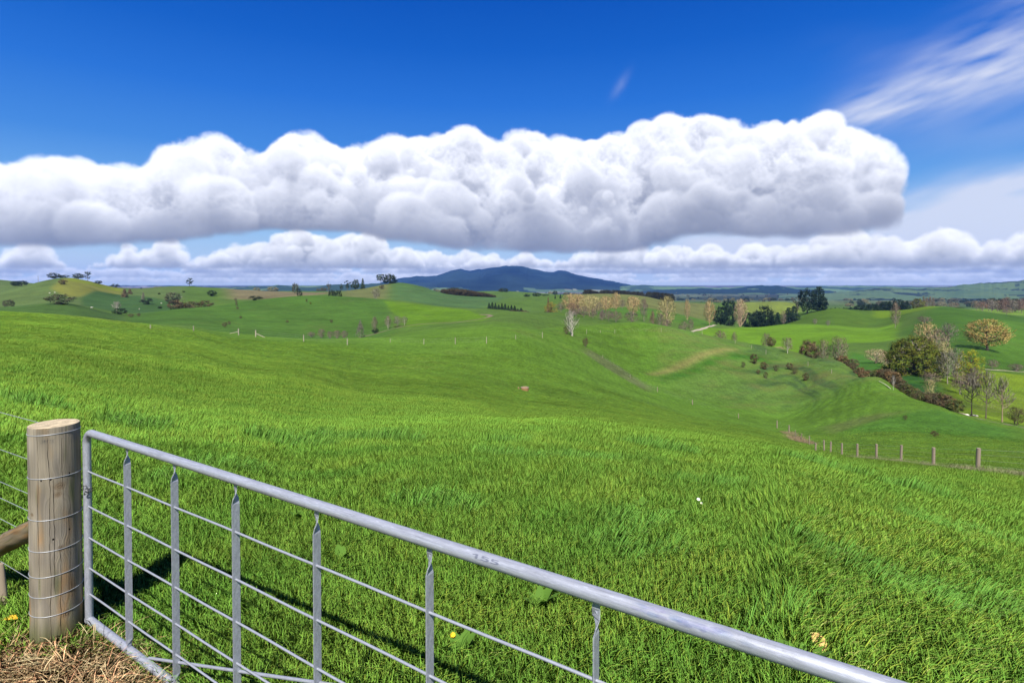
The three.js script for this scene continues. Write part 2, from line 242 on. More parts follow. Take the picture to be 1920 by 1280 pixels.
// ------------------------------------------------------------------ the lie of the land
// Heights are given along lines of sight: [distance ahead, row of the photograph where that ground lies], near ground as [distance, metres below the eye].
const NEAR_L = [[1.5, -2.0], [3.4, -2.17], [6, -2.42], [10, -2.8], [16, -3.2], [25, -3.7]];
const NEAR_C = [[1.5, -1.85], [2.5, -1.98], [4, -2.2], [6, -2.52], [9, -3.05], [13, -3.75], [18, -4.6], [23, -5.5]];
const NEAR_R = [[1.5, -1.8], [2.5, -1.95], [4, -2.22], [6, -2.65], [9, -3.4], [13, -4.45], [18, -5.8], [23, -7.2]];
const LINES = [
  [0, [[1.5, -2.0], [3.4, -2.2], [6, -2.42], [10, -2.68], [16, -2.95], [25, -3.15]], [[40, 623], [60, 596], [80, 583], [110, 592], [200, 625], [300, 588], [350, 575], [450, 579], [560, 561], [650, 546], [760, 552], [1000, 524.5], [1300, 540], [1600, 546]]],
  [130, NEAR_L, [[40, 637], [60, 607], [85, 592], [110, 600], [200, 630], [300, 590], [360, 568.5], [430, 574], [560, 552], [720, 519.5], [850, 528], [1000, 537], [1600, 546]]],
  [225, [[1.5, -1.95], [3.4, -2.2], [6, -2.47], [10, -2.95], [16, -3.5], [25, -4.3]], [[40, 656], [60, 623], [90, 602], [120, 610], [220, 635], [330, 600], [400, 590], [470, 581], [560, 567], [700, 550], [820, 538.5], [950, 543], [1600, 546]]],
  [340, [[1.5, -1.9], [3, -2.12], [6, -2.5], [10, -3.05], [16, -3.8], [25, -5.0]], [[40, 675], [65, 640], [100, 613], [130, 620], [220, 640], [320, 605], [400, 588], [440, 579], [500, 590], [600, 567], [700, 553], [850, 541], [930, 536.5], [1050, 541], [1600, 546]]],
  [450, [[1.5, -1.88], [3, -2.08], [6, -2.5], [10, -3.15], [16, -4.0], [25, -5.25]], [[40, 702], [60, 674], [85, 647], [110, 626], [135, 632], [220, 650], [320, 622], [370, 604], [430, 582], [500, 566], [600, 578], [700, 561], [820, 548], [950, 543], [1100, 550], [1600, 546]]],
  [560, [[1.5, -1.85], [2.7, -2.03], [6, -2.5], [10, -3.25], [16, -4.2], [25, -5.7]], [[40, 717], [60, 688], [85, 659], [108, 636], [118, 634], [140, 640], [220, 655], [320, 630], [370, 610], [440, 580], [520, 554.5], [620, 566], [750, 553], [900, 547], [1050, 549], [1600, 546]]],
  [680, NEAR_C, [[34, 760], [50, 732], [70, 700], [95, 665], [112, 640], [122, 634], [145, 640], [220, 655], [320, 632], [370, 612], [440, 582], [530, 559], [620, 566], [720, 552], [850, 541], [1000, 550], [1600, 546]]],
  [745, NEAR_C, [[34, 764], [50, 737], [70, 706], [95, 672], [114, 644], [125, 632.5], [140, 632], [165, 638], [230, 650], [300, 624], [350, 609], [430, 587], [520, 563.5], [600, 570], [700, 556], [800, 542], [880, 530], [1000, 545], [1600, 546]]],
  [860, NEAR_C, [[32, 775], [50, 746], [70, 717], [95, 680], [118, 643], [130, 627], [145, 616], [170, 622], [240, 635], [290, 610], [350, 603], [420, 588], [480, 577], [560, 581], [700, 571], [850, 560], [1000, 554], [1150, 560], [1600, 546]]],
  [960, NEAR_C, [[30, 787], [40, 782], [55, 765], [75, 732], [95, 694], [115, 650], [122, 634], [135, 622], [152, 613], [175, 617], [240, 630], [300, 606], [360, 594], [430, 584], [520, 586], [650, 578], [800, 564], [950, 556], [1150, 560], [1600, 546]]],
  [1075, NEAR_C, [[30, 792], [40, 788], [55, 775], [75, 752], [95, 722], [115, 690], [140, 658], [165, 634], [180, 624], [200, 611], [230, 618], [300, 640], [370, 604], [420, 595], [480, 585], [600, 590], [720, 572], [900, 552], [1100, 562], [1600, 554]]],
  [1200, [[1.5, -1.82], [2.5, -1.96], [4, -2.2], [6, -2.55], [9, -3.12], [13, -3.9], [18, -4.85], [23, -5.85]], [[30, 803], [40, 797], [55, 788], [75, 772], [105, 750], [140, 715], [165, 680], [190, 640], [215, 604.5], [250, 612], [320, 640], [390, 606], [440, 598], [520, 585], [650, 575], [800, 562], [900, 554], [1000, 562], [1300, 562], [1600, 562]]],
  [1300, [[1.5, -1.8], [2.5, -1.95], [4, -2.2], [6, -2.57], [9, -3.2], [13, -4.1], [18, -5.1], [23, -6.1]], [[30, 815], [40, 812], [55, 806], [75, 797], [100, 780], [128, 757], [143, 733], [162, 698], [181, 660], [197, 635], [212, 622], [250, 640], [330, 650], [420, 620], [500, 605], [600, 596], [700, 590], [850, 578], [1000, 568], [1200, 567], [1600, 576]]],
  [1400, [[1.5, -1.8], [2.5, -1.95], [4, -2.2], [6, -2.6], [9, -3.25], [13, -4.2], [18, -5.3], [23, -6.45]], [[30, 830], [40, 828], [55, 822], [75, 812], [95, 800], [114, 786], [128, 768], [146, 738], [166, 698], [186, 668], [205, 648], [216, 643], [250, 655], [320, 666], [400, 642], [460, 625], [520, 613], [600, 622], [800, 600], [950, 580], [1150, 566], [1300, 574], [1600, 577]]],
  [1490, NEAR_R.map(([z, y], i) => [z, y + 0.05 * i]), [[30, 843], [40, 842], [52, 838], [65, 833], [78, 828], [93, 816], [110, 799], [128, 774], [148, 739], [170, 699], [190, 674], [205, 663], [213, 660], [250, 672], [320, 681], [400, 640], [470, 618], [530, 608], [600, 608], [700, 592], [780, 586], [900, 600], [1100, 568], [1300, 577], [1600, 575]]],
  [1560, NEAR_R, [[30, 858], [40, 856], [50, 853], [64, 848], [76, 836], [90, 815], [105, 790], [122, 758], [142, 722], [162, 690], [180, 673], [200, 682], [230, 688], [280, 668], [330, 650], [400, 630], [470, 616], [520, 611], [620, 590], [690, 578.5], [760, 584], [900, 600], [1200, 580], [1600, 574]]],
  [1650, NEAR_R.map(([z, y], i) => [z, y - 0.05 * i]), [[30, 872], [38, 866], [46, 860], [56, 850], [68, 835], [82, 812], [96, 785], [110, 755], [122, 728], [133, 708], [142, 714], [155, 722], [175, 712], [200, 697], [250, 675], [300, 655], [380, 635], [450, 622], [500, 617], [560, 606], [640, 590], [700, 582], [800, 590], [1000, 600], [1300, 577], [1600, 575]]],
  [1750, NEAR_R.map(([z, y], i) => [z, y - 0.1 * i]), [[29, 881], [36, 873], [44, 866], [54, 855], [66, 838], [80, 812], [92, 785], [104, 766], [112, 757], [122, 765], [132, 768], [150, 745], [170, 722], [200, 700], [250, 672], [300, 650], [360, 628], [420, 608], [500, 590], [560, 578], [605, 574], [700, 580], [900, 585], [1300, 577], [1600, 575]]],
  [1850, NEAR_R.map(([z, y], i) => [z, y - 0.16 * i]), [[30, 881], [40, 870], [50, 858], [62, 842], [76, 822], [88, 804], [98, 793], [104, 788], [113, 787], [127, 779], [142, 765], [165, 740], [200, 712], [230, 692], [260, 674], [290, 655], [340, 635], [400, 615], [470, 600], [540, 589], [600, 584], [700, 584], [900, 580], [1300, 577], [1600, 575]]],
  [1920, NEAR_R.map(([z, y], i) => [z, y - 0.2 * i]), [[28, 891], [36, 881], [46, 868], [58, 852], [72, 833], [86, 815], [97, 806], [105, 802], [114, 800], [128, 789], [150, 765], [180, 735], [210, 712], [240, 693], [270, 680], [320, 655], [380, 632], [450, 612], [520, 601], [580, 595], [700, 588], [900, 582], [1300, 577], [1600, 575]]],
];
const rayDir = (px, py) => {                                 // through the lens, unit forward
  const x = (px - 960) / F, y = -(py - CY) / F, c = Math.cos(PITCH), s = Math.sin(PITCH);
  return [x, y * c - s, -(c + y * s)];
};
const toWorld = (px, py, z) => { const d = rayDir(px, py), t = z / -d[2]; return new THREE.Vector3(d[0] * t, EYE + d[1] * t, -z); };
const PLAIN = -78;                                           // the far plain, below the eye
const G0 = 8;                                                // heights are blended as slopes seen from the eye
function pchip(xs, ys) {
  const n = xs.length, m = new Float64Array(n), d = [], h = [];
  for (let i = 0; i < n - 1; i++) { h.push(xs[i + 1] - xs[i]); d.push((ys[i + 1] - ys[i]) / h[i]); }
  m[0] = d[0]; m[n - 1] = d[n - 2];
  for (let i = 1; i < n - 1; i++) m[i] = d[i - 1] * d[i] <= 0 ? 0.25 * (d[i - 1] * h[i] + d[i] * h[i - 1]) / (h[i - 1] + h[i]) : (() => { const a = 2 * h[i] + h[i - 1], b = h[i] + 2 * h[i - 1]; return 0.6 * (a + b) / (a / d[i - 1] + b / d[i]) + 0.4 * (d[i - 1] * h[i] + d[i] * h[i - 1]) / (h[i - 1] + h[i]); })();
  return (x) => {
    if (x <= xs[0]) return ys[0] + m[0] * (x - xs[0]); if (x >= xs[n - 1]) return ys[n - 1];
    let i = 0; while (x > xs[i + 1]) i++;
    const t = (x - xs[i]) / h[i], t2 = t * t, t3 = t2 * t;
    return (2 * t3 - 3 * t2 + 1) * ys[i] + (t3 - 2 * t2 + t) * h[i] * m[i] + (-2 * t3 + 3 * t2) * ys[i + 1] + (t3 - t2) * h[i] * m[i + 1];
  };
}
function lineOf(px, near, far) {                             // -> [angle, spline of slope over ln r]
  const th = Math.atan((px - 960) / F), ce = Math.cos(th), xs = [], ys = [];
  const put = (r, Y) => { xs.push(Math.log(r)); ys.push(Y / (r + G0)); };
  put(0.6 / ce, near[0][1] + 0.1);
  for (const [z, Y] of near) put(z / ce, Y);
  for (const [z, py] of far) put(z / ce, toWorld(px, py, z).y - EYE);
  for (const [z, y] of [[2200, -58], [2900, PLAIN], [5000, PLAIN], [8500, -72], [11000, -45], [13500, -9]]) put(z < 8000 ? z / ce : z, y);
  return [th, pchip(xs, ys)];
}
const SPL = LINES.map((l) => lineOf(...l));
{
  const ringLine = (deg, pts) => { const xs = pts.map((p) => Math.log(p[0])), ys = pts.map((p) => p[1] / (p[0] + G0)); return [deg * Math.PI / 180, pchip(xs, ys)]; };
  const L = LINES[0], R = LINES[LINES.length - 1];
  const leftish = (k) => [[0.6, -1.8], [3, -2.1], [6, -2.3], [12, -2.5], [30, -2.9], [80, -4], [200, -18 + k], [350, -14], [700, 2], [1000, 8], [1600, -15], [3200, -70], [8500, PLAIN], [13500, -9]];
  const rightish = (k) => [[0.6, -1.75], [3, -2.05], [6, -2.7], [12, -4.2], [30, -9.5 + k], [60, -17 + k], [100, -24 + k], [200, -33], [400, -32], [700, -30], [1600, -28], [3200, -70], [8500, PLAIN], [13500, -9]];
  SPL.unshift(ringLine(-180, [[0.6, -1.75], [3, -1.7], [10, -1.4], [40, 0.5], [120, 0], [400, -8], [1600, -20], [8500, PLAIN], [13500, -9]]), ringLine(-110, leftish(2)), ringLine(-70, leftish(0)));
  SPL.push(ringLine(62, rightish(0)), ringLine(100, rightish(4)), ringLine(180, [[0.6, -1.75], [3, -1.7], [10, -1.4], [40, 0.5], [120, 0], [400, -8], [1600, -20], [8500, PLAIN], [13500, -9]]));
}
// a polar sheet of ground, finer where the photograph shows more of it
const thetas = [], rhos = [];
{
  const T0 = -0.80, T1 = 0.80;
  for (let t = -Math.PI; t < T0; t += 0.06) thetas.push(t);
  for (let t = T0; t < T1; t += 0.00235) thetas.push(t);
  for (let t = T1; t < Math.PI - 0.01; t += 0.06) thetas.push(t);
  thetas.push(Math.PI);
  for (let q = Math.log(0.7); q < Math.log(13500); ) { rhos.push(q); const r = Math.exp(q); q += r < 20 ? 0.02 : r < 95 ? 0.011 : r < 260 ? 0.0058 : r < 700 ? 0.0085 : r < 1700 ? 0.014 : 0.08; }
  rhos.push(Math.log(13500));
}
const NTH = thetas.length, NRH = rhos.length, GRID = new Float32Array(NTH * NRH);
const tIndex = (t) => { let a = 0, b = NTH - 1; while (b - a > 1) { const m = (a + b) >> 1; if (thetas[m] <= t) a = m; else b = m; } return a; };
const rIndex = (q) => { let a = 0, b = NRH - 1; while (b - a > 1) { const m = (a + b) >> 1; if (rhos[m] <= q) a = m; else b = m; } return a; };
{
  const nS = SPL.length, xs = SPL.map((s) => s[0]), col = new Float64Array(NTH), tmp = new Float64Array(NTH);
  for (let k = 0; k < NRH; k++) {
    const ys = SPL.map((s) => s[1](rhos[k])), m = new Float64Array(nS), r = Math.exp(rhos[k]);
    for (let i = 1; i < nS - 1; i++) { const h0 = xs[i] - xs[i - 1], h1 = xs[i + 1] - xs[i]; m[i] = ((ys[i] - ys[i - 1]) / h0 * h1 + (ys[i + 1] - ys[i]) / h1 * h0) / (h0 + h1); }
    let i = 0;
    for (let j = 0; j < NTH; j++) {
      while (i < nS - 2 && thetas[j] > xs[i + 1]) i++;
      const h = xs[i + 1] - xs[i], t = (thetas[j] - xs[i]) / h, t2 = t * t, t3 = t2 * t;
      col[j] = (2 * t3 - 3 * t2 + 1) * ys[i] + (t3 - 2 * t2 + t) * h * m[i] + (-2 * t3 + 3 * t2) * ys[i + 1] + (t3 - t2) * h * m[i + 1];
    }
    for (let j = 0; j < NTH; j++) {
      const th = thetas[j], x = Math.sin(th) * r, z = -Math.cos(th) * r, Y = col[j] * (r + G0);
      let n = 0;
      if (r > 3) n += 0.05 * sstep(3, 14, r) * noise2(x * 0.33, z * 0.33, 2);
      n += 0.16 * sstep(14, 50, r) * noise2(x * 0.09, z * 0.09, 3);
      n += 0.5 * sstep(120, 320, r) * noise2(x * 0.026, z * 0.026, 4) + 1.5 * sstep(320, 700, r) * (1 - sstep(1600, 3000, r)) * noise2(x * 0.0085, z * 0.0085, 5);
      // stock terraces on the steep spur
      const a = Math.hypot(x - 62, (z + 150) * 0.8), terr = sstep(75, 30, a) * sstep(85, 105, r);
      if (terr > 0) n += terr * (0.055 * Math.sin((Y + 1.6 * noise2(x * 0.06, z * 0.06, 6)) * 7.5) + 0.12 * noise2(x * 0.22, z * 0.3, 7) + 0.1 * noise2(x * 0.5, z * 0.5, 8));
      GRID[j * NRH + k] = EYE + Y + n;
    }
  }
}
function height(x, z) {
  const r = Math.max(0.7, Math.hypot(x, z)), q = Math.log(r), th = Math.atan2(x, -z), i = tIndex(th), k = rIndex(q);
  const u = clamp((th - thetas[i]) / (thetas[i + 1] - thetas[i]), 0, 1), v = clamp((q - rhos[k]) / (rhos[k + 1] - rhos[k]), 0, 1);
  const a = GRID[i * NRH + k], b = GRID[i * NRH + k + 1], c = GRID[(i + 1) * NRH + k], d = GRID[(i + 1) * NRH + k + 1];
  return (a * (1 - v) + b * v) * (1 - u) + (c * (1 - v) + d * v) * u;
}
function groundAt(px, py, from = 1.2) {                       // first ground that a line of sight meets
  const d = rayDir(px, py); let z0 = from, z = from;
  for (; z < 20000; z *= 1.004) { const t = z / -d[2]; if (EYE + d[1] * t < height(d[0] * t, -z)) break; z0 = z; }
  for (let i = 0; i < 18; i++) { const m = (z0 + z) / 2, t = m / -d[2]; if (EYE + d[1] * t < height(d[0] * t, -m)) z = m; else z0 = m; }
  const t = z / -d[2], x = d[0] * t; return new THREE.Vector3(x, height(x, -z), -z);
}
const groundZ = (px, z) => { const x = (px - 960) / F * z; return new THREE.Vector3(x, height(x, -z), -z); };

// ------------------------------------------------------------------ naming
const taken = new Map();
function numbered(n) { const k = taken.get(n) ?? 0; taken.set(n, k + 1); return k ? n + '_' + String(k).padStart(3, '0') : n; }
function add(o, name, label, category, group, kind) {
  o.name = numbered(name); const u = o.userData = {};
  if (label) u.label = label; if (category) u.category = category; if (group) u.group = group; if (kind) u.kind = kind;
  o.traverse((c) => { if (c.isMesh) c.castShadow = c.receiveShadow = true; });
  scene.add(o); return o;
}
function part(name, geo, mat, parent, label) { const m = new THREE.Mesh(geo, mat); m.name = name; if (label) m.userData.label = label; parent.add(m); return m; }
const rgb = (r, g, b) => new THREE.Color().setRGB(r, g, b);
const matOf = (r, g, b, o = {}) => new THREE.MeshStandardMaterial({ color: rgb(r, g, b), roughness: 0.9, ...o });
const merge = (list) => { const l = list.filter(Boolean).map((g) => (g.index ? g.toNonIndexed() : g)); for (const g of l) for (const k of Object.keys(g.attributes)) if (!['position', 'normal', 'uv'].includes(k)) g.deleteAttribute(k); return mergeGeometries(l); };

// ------------------------------------------------------------------ paddocks: outlines traced on the ground, with the colour of their sward (right hillside shade painted in)
const field = (pts, c, soft = 4) => {
  const v = pts.map(([px, py, z]) => { const g = z ? groundZ(px, z) : groundAt(px, py, 60); return [g.x, g.z]; });
  let x0 = 1e9, x1 = -1e9, z0 = 1e9, z1 = -1e9; for (const [x, z] of v) { x0 = Math.min(x0, x); x1 = Math.max(x1, x); z0 = Math.min(z0, z); z1 = Math.max(z1, z); }
  return { v, c, soft, x0: x0 - soft, x1: x1 + soft, z0: z0 - soft, z1: z1 + soft };
};
function inside(f, x, z) {                                   // 0 outside .. 1 inside, soft at the edge
  if (x < f.x0 || x > f.x1 || z < f.z0 || z > f.z1) return 0;
  let odd = false, d2 = 1e18; const v = f.v;
  for (let i = 0, j = v.length - 1; i < v.length; j = i++) {
    const [xi, zi] = v[i], [xj, zj] = v[j];
    if ((zi > z) !== (zj > z) && x < (xj - xi) * (z - zi) / (zj - zi) + xi) odd = !odd;
    const ex = xj - xi, ez = zj - zi, t = clamp(((x - xi) * ex + (z - zi) * ez) / (ex * ex + ez * ez + 1e-9), 0, 1), qx = x - xi - t * ex, qz = z - zi - t * ez; d2 = Math.min(d2, qx * qx + qz * qz);
  }
  const d = Math.sqrt(d2) * (odd ? 1 : -1); return sstep(-f.soft, f.soft, d);
}
const FIELDS = [
  field([[-200, 0, 300], [0, 0, 300], [240, 0, 300], [235, 0, 400], [130, 0, 372], [0, 0, 372], [-200, 0, 372]], [0.040, 0.092, 0.014], 4.8),
  field([[-200, 0, 420], [225, 0, 470], [340, 0, 520], [345, 0, 1000], [-200, 0, 1000]], [0.062, 0.112, 0.022], 5.6),
  field([[94, 0, 600], [118, 0, 690], [135, 0, 735], [160, 0, 770], [228, 0, 840], [229, 0, 690], [180, 0, 640], [152, 0, 560], [130, 0, 540]], [0.112, 0.142, 0.020], 3.6),
  field([[128, 0, 710], [228, 0, 800], [228, 0, 740], [128, 0, 660]], [0.115, 0.168, 0.012], 3.6),
  field([[152, 0, 470], [152, 0, 555], [180, 0, 636], [231, 0, 688], [262, 0, 700], [330, 0, 600], [380, 0, 550], [330, 0, 440], [265, 0, 420], [210, 0, 430]], [0.034, 0.086, 0.016], 2.8),
  field([[240, 0, 310], [450, 0, 300], [700, 0, 300], [745, 0, 300], [722, 0, 530], [560, 0, 545], [450, 0, 520], [340, 0, 460], [240, 0, 400]], [0.042, 0.106, 0.011], 2.8),
  field([[719, 564], [765, 568], [820, 574], [880, 582], [921, 595], [905, 602], [850, 605], [790, 611], [762, 614], [745, 592]], [0.064, 0.150, 0.006], 2),
  field([[420, 0, 1060], [430, 0, 700], [560, 0, 700], [620, 0, 760], [640, 0, 1100]], [0.110, 0.112, 0.040], 16),
  field([[640, 0, 640], [725, 0, 640], [735, 0, 900], [640, 0, 900]], [0.088, 0.118, 0.028], 12),
  field([[735, 0, 620], [900, 0, 640], [960, 0, 1000], [735, 0, 1000]], [0.045, 0.105, 0.022], 10),
  field([[1080, 0, 640], [1320, 0, 640], [1340, 0, 1000], [1080, 0, 1000]], [0.092, 0.122, 0.026], 12),
  field([[1090, 0, 470], [1330, 0, 470], [1360, 0, 640], [1090, 0, 640]], [0.048, 0.125, 0.010], 6),
  field([[1310, 0, 340], [1500, 0, 330], [1680, 0, 360], [1690, 0, 520], [1560, 0, 528], [1440, 0, 540], [1310, 0, 460]], [0.078, 0.182, 0.008], 3.6),
  field([[1380, 0, 900], [1500, 0, 900], [1500, 0, 1250], [1380, 0, 1250]], [0.105, 0.160, 0.020], 12),
  field([[1440, 0, 552], [1560, 0, 532], [1700, 0, 524], [1720, 0, 760], [1440, 0, 790]], [0.048, 0.108, 0.008], 5.6),
  field([[1640, 0, 610], [1765, 0, 545], [1775, 0, 640], [1640, 0, 760]], [0.080, 0.158, 0.006], 6.4),
  field([[1760, 0, 640], [1940, 0, 640], [2050, 0, 1000], [1760, 0, 1000]], [0.095, 0.185, 0.018], 6),
  field([[1690, 0, 400], [1750, 0, 300], [1830, 0, 235], [2100, 0, 245], [2100, 0, 600], [1765, 0, 600], [1740, 0, 540]], [0.036, 0.096, 0.008], 6.4),  // shade on the lower right hillside, painted as a darker green
  field([[1835, 0, 330], [1905, 0, 270], [2100, 0, 280], [2100, 0, 480], [1850, 0, 480]], [0.050, 0.128, 0.010], 5.6),
  field([[1735, 0, 140], [1800, 0, 118], [2100, 0, 122], [2100, 0, 226], [1830, 0, 224], [1760, 0, 190]], [0.098, 0.175, 0.008], 2.8),
  field([[1575, 0, 190], [1655, 0, 150], [1740, 0, 136], [1770, 0, 165], [1700, 0, 235], [1600, 0, 290]], [0.036, 0.120, 0.010], 2.8),
  // worn tan strip along the top terrace of the spur
  field([[1215, 702], [1265, 684], [1320, 659], [1360, 652], [1385, 655], [1345, 662], [1290, 686], [1230, 704]], [0.135, 0.150, 0.035], 2),
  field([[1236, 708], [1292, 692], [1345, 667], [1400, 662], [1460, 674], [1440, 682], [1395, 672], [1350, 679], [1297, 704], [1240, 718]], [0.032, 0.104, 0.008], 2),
  field([[1100, 652], [1160, 686], [1225, 727], [1215, 733], [1150, 698], [1092, 660]], [0.075, 0.115, 0.028], 2),
  field([[1545, 800], [1620, 780], [1700, 772], [1640, 790], [1560, 812]], [0.072, 0.122, 0.020], 2),
  field([[1590, 806], [1690, 778], [1760, 768], [1900, 806], [1900, 830], [1700, 818], [1600, 812]], [0.048, 0.135, 0.012], 2),
];
function sward(x, z, out) {
  const r = Math.hypot(x, z), th = Math.atan2(x, -z), px = 960 + F * Math.tan(clamp(th, -1.2, 1.2));
  let c0 = 0.052, c1 = 0.128, c2 = 0.010;                    // near pasture
  const mid = sstep(24, 45, r); c0 = lerp(c0, 0.060, mid); c1 = lerp(c1, 0.140, mid); c2 = lerp(c2, 0.011, mid);
  const spur = sstep(120, 145, -z) * sstep(1180, 1330, px) * (1 - sstep(230, 260, r)) + 0; c0 = lerp(c0, 0.060, spur * 0.8); c1 = lerp(c1, 0.122, spur * 0.8); c2 = lerp(c2, 0.018, spur * 0.8);
  const far = sstep(260, 330, r); c0 = lerp(c0, 0.053, far); c1 = lerp(c1, 0.114, far); c2 = lerp(c2, 0.013, far);
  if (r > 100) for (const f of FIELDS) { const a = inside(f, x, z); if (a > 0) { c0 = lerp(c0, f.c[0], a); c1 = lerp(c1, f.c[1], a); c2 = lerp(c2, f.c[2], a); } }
  const vf = sstep(1500, 2600, r); if (vf > 0) { const p = noise2(x * 0.0016, z * 0.0007, 21) + 0.6 * noise2(x * 0.004, z * 0.0016, 22), d = p > 0.12 ? 0.45 : p < -0.25 ? 1.5 : 1; c0 = lerp(c0, 0.062 * d, vf); c1 = lerp(c1, 0.098 * d, vf); c2 = lerp(c2, 0.035 * d, vf); const v2 = sstep(4000, 8000, r); c0 = lerp(c0, 0.17 * d, v2); c1 = lerp(c1, 0.175 * d, v2); c2 = lerp(c2, 0.14 * d, v2); }
  // growth: wind-combed streaks, richer and drier ground
  const a = noise2(x * 0.021, z * 0.021, 12), b = noise2(x * 0.075 + 0.35 * z * 0.075, z * 0.13, 13), e = noise2(x * 0.34 + z * 0.12, z * 0.55, 14), g = noise2(x * 1.1, z * 1.6, 15);
  const k = 1 + 0.20 * a + 0.22 * b + sstep(20, 60, r) * (0.22 * e * (1 - sstep(350, 700, r)) + 0.24 * g * (1 - sstep(200, 330, r)));
  const dry = clamp(0.5 * noise2(x * 0.05, z * 0.05, 16) + 0.5 * noise2(x * 0.16, z * 0.22, 17) + (spur > 0.3 ? 0.05 : -0.16), 0, 1) * sstep(45, 95, r) * (0.9 + 1.1 * spur);
  let dr = dry * 0.6;
  if (spur > 0.05) { const h = height(x, z), w = noise2(x * 0.045, z * 0.045, 18), st = noise2((h + 1.2 * w) * 0.95, 0.3, 19) + 0.5 * noise2((h + 1.2 * w) * 3.2, x * 0.05, 20), m = spur * sstep(1350, 1450, px); dr += m * clamp(st * 0.5, 0, 0.4); const dk = 1 - m * clamp(-st * 0.7, 0, 0.42); c0 *= dk; c1 *= dk * 1.04; }
  const up = 1 + 0.30 * (1 - vf);
  out[0] = Math.max(0.006, lerp(c0 * k * up * 1.18, 0.145, dr)); out[1] = Math.max(0.01, lerp(c1 * k * up, 0.150, dr)); out[2] = Math.max(0.003, lerp(c2 * k * up * 1.35, 0.045, dr));
}
function tileTexture(size, draw, srgb = true) {
  const d = new Uint8Array(size * size * 4);
  for (let y = 0; y < size; y++) for (let x = 0; x < size; x++) { const c = draw(x / size, y / size), i = (y * size + x) * 4; d[i] = clamp(c[0], 0, 1) * 255; d[i + 1] = clamp(c[1], 0, 1) * 255; d[i + 2] = clamp(c[2], 0, 1) * 255; d[i + 3] = 255; }
  const t = new THREE.DataTexture(d, size, size); t.wrapS = t.wrapT = THREE.RepeatWrapping; t.magFilter = THREE.LinearFilter; t.minFilter = THREE.LinearMipmapLinearFilter; if (srgb) t.colorSpace = THREE.SRGBColorSpace; t.needsUpdate = true; return t;
}
const per = (u, v, k, s) => noise(u * 16 * k, v * 16 * k, s * 1.7 + 0.3);   // tiles with the unit square
const grassTile = tileTexture(512, (u, v) => {
  const n = 0.5 * per(u, v, 1, 1) + 0.5 * per(u, v, 2, 2) + 0.45 * per(u, v, 4, 3), w = 0.83 + 0.30 * n;
  return [w, w, w];
}, true);
{
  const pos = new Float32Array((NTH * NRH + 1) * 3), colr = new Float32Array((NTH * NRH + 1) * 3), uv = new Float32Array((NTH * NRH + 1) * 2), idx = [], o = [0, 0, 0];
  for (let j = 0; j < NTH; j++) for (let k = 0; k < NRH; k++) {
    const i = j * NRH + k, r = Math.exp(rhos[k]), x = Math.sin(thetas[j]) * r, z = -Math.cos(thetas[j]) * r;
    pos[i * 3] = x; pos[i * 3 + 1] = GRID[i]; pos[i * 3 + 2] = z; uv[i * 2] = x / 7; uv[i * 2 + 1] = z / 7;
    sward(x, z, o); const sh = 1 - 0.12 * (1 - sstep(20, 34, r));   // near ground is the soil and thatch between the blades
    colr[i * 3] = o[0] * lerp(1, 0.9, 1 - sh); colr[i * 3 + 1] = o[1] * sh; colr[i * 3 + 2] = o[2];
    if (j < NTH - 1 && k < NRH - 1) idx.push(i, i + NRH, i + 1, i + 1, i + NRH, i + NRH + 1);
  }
  const m = NTH * NRH; pos[m * 3 + 1] = EYE - 1.75; colr.set([0.03, 0.04, 0.01], m * 3);
  for (let j = 0; j < NTH - 1; j++) idx.push(m, (j + 1) * NRH, j * NRH);
  const g = new THREE.BufferGeometry(); g.setAttribute('position', new THREE.BufferAttribute(pos, 3)); g.setAttribute('color', new THREE.BufferAttribute(colr, 3)); g.setAttribute('uv', new THREE.BufferAttribute(uv, 2)); g.setIndex(new THREE.BufferAttribute(new Uint32Array(idx), 1));
  // faces look up
  const ia = g.index.array, p = pos; { const a = ia[0] * 3, b = ia[1] * 3, c = ia[2] * 3, ux = p[b] - p[a], uz = p[b + 2] - p[a + 2], vx = p[c] - p[a], vz = p[c + 2] - p[a + 2]; if (uz * vx - ux * vz < 0) for (let i = 0; i < ia.length - (NTH - 1) * 3; i += 3) { const t = ia[i + 1]; ia[i + 1] = ia[i + 2]; ia[i + 2] = t; } }
  g.computeVertexNormals();
  add(new THREE.Mesh(g, new THREE.MeshPhysicalMaterial({ vertexColors: true, map: grassTile, roughness: 1, specularIntensity: 0.12 })), 'ground', 'rolling green pasture falling from the gate to the valley and hills', null, null, 'structure');
}

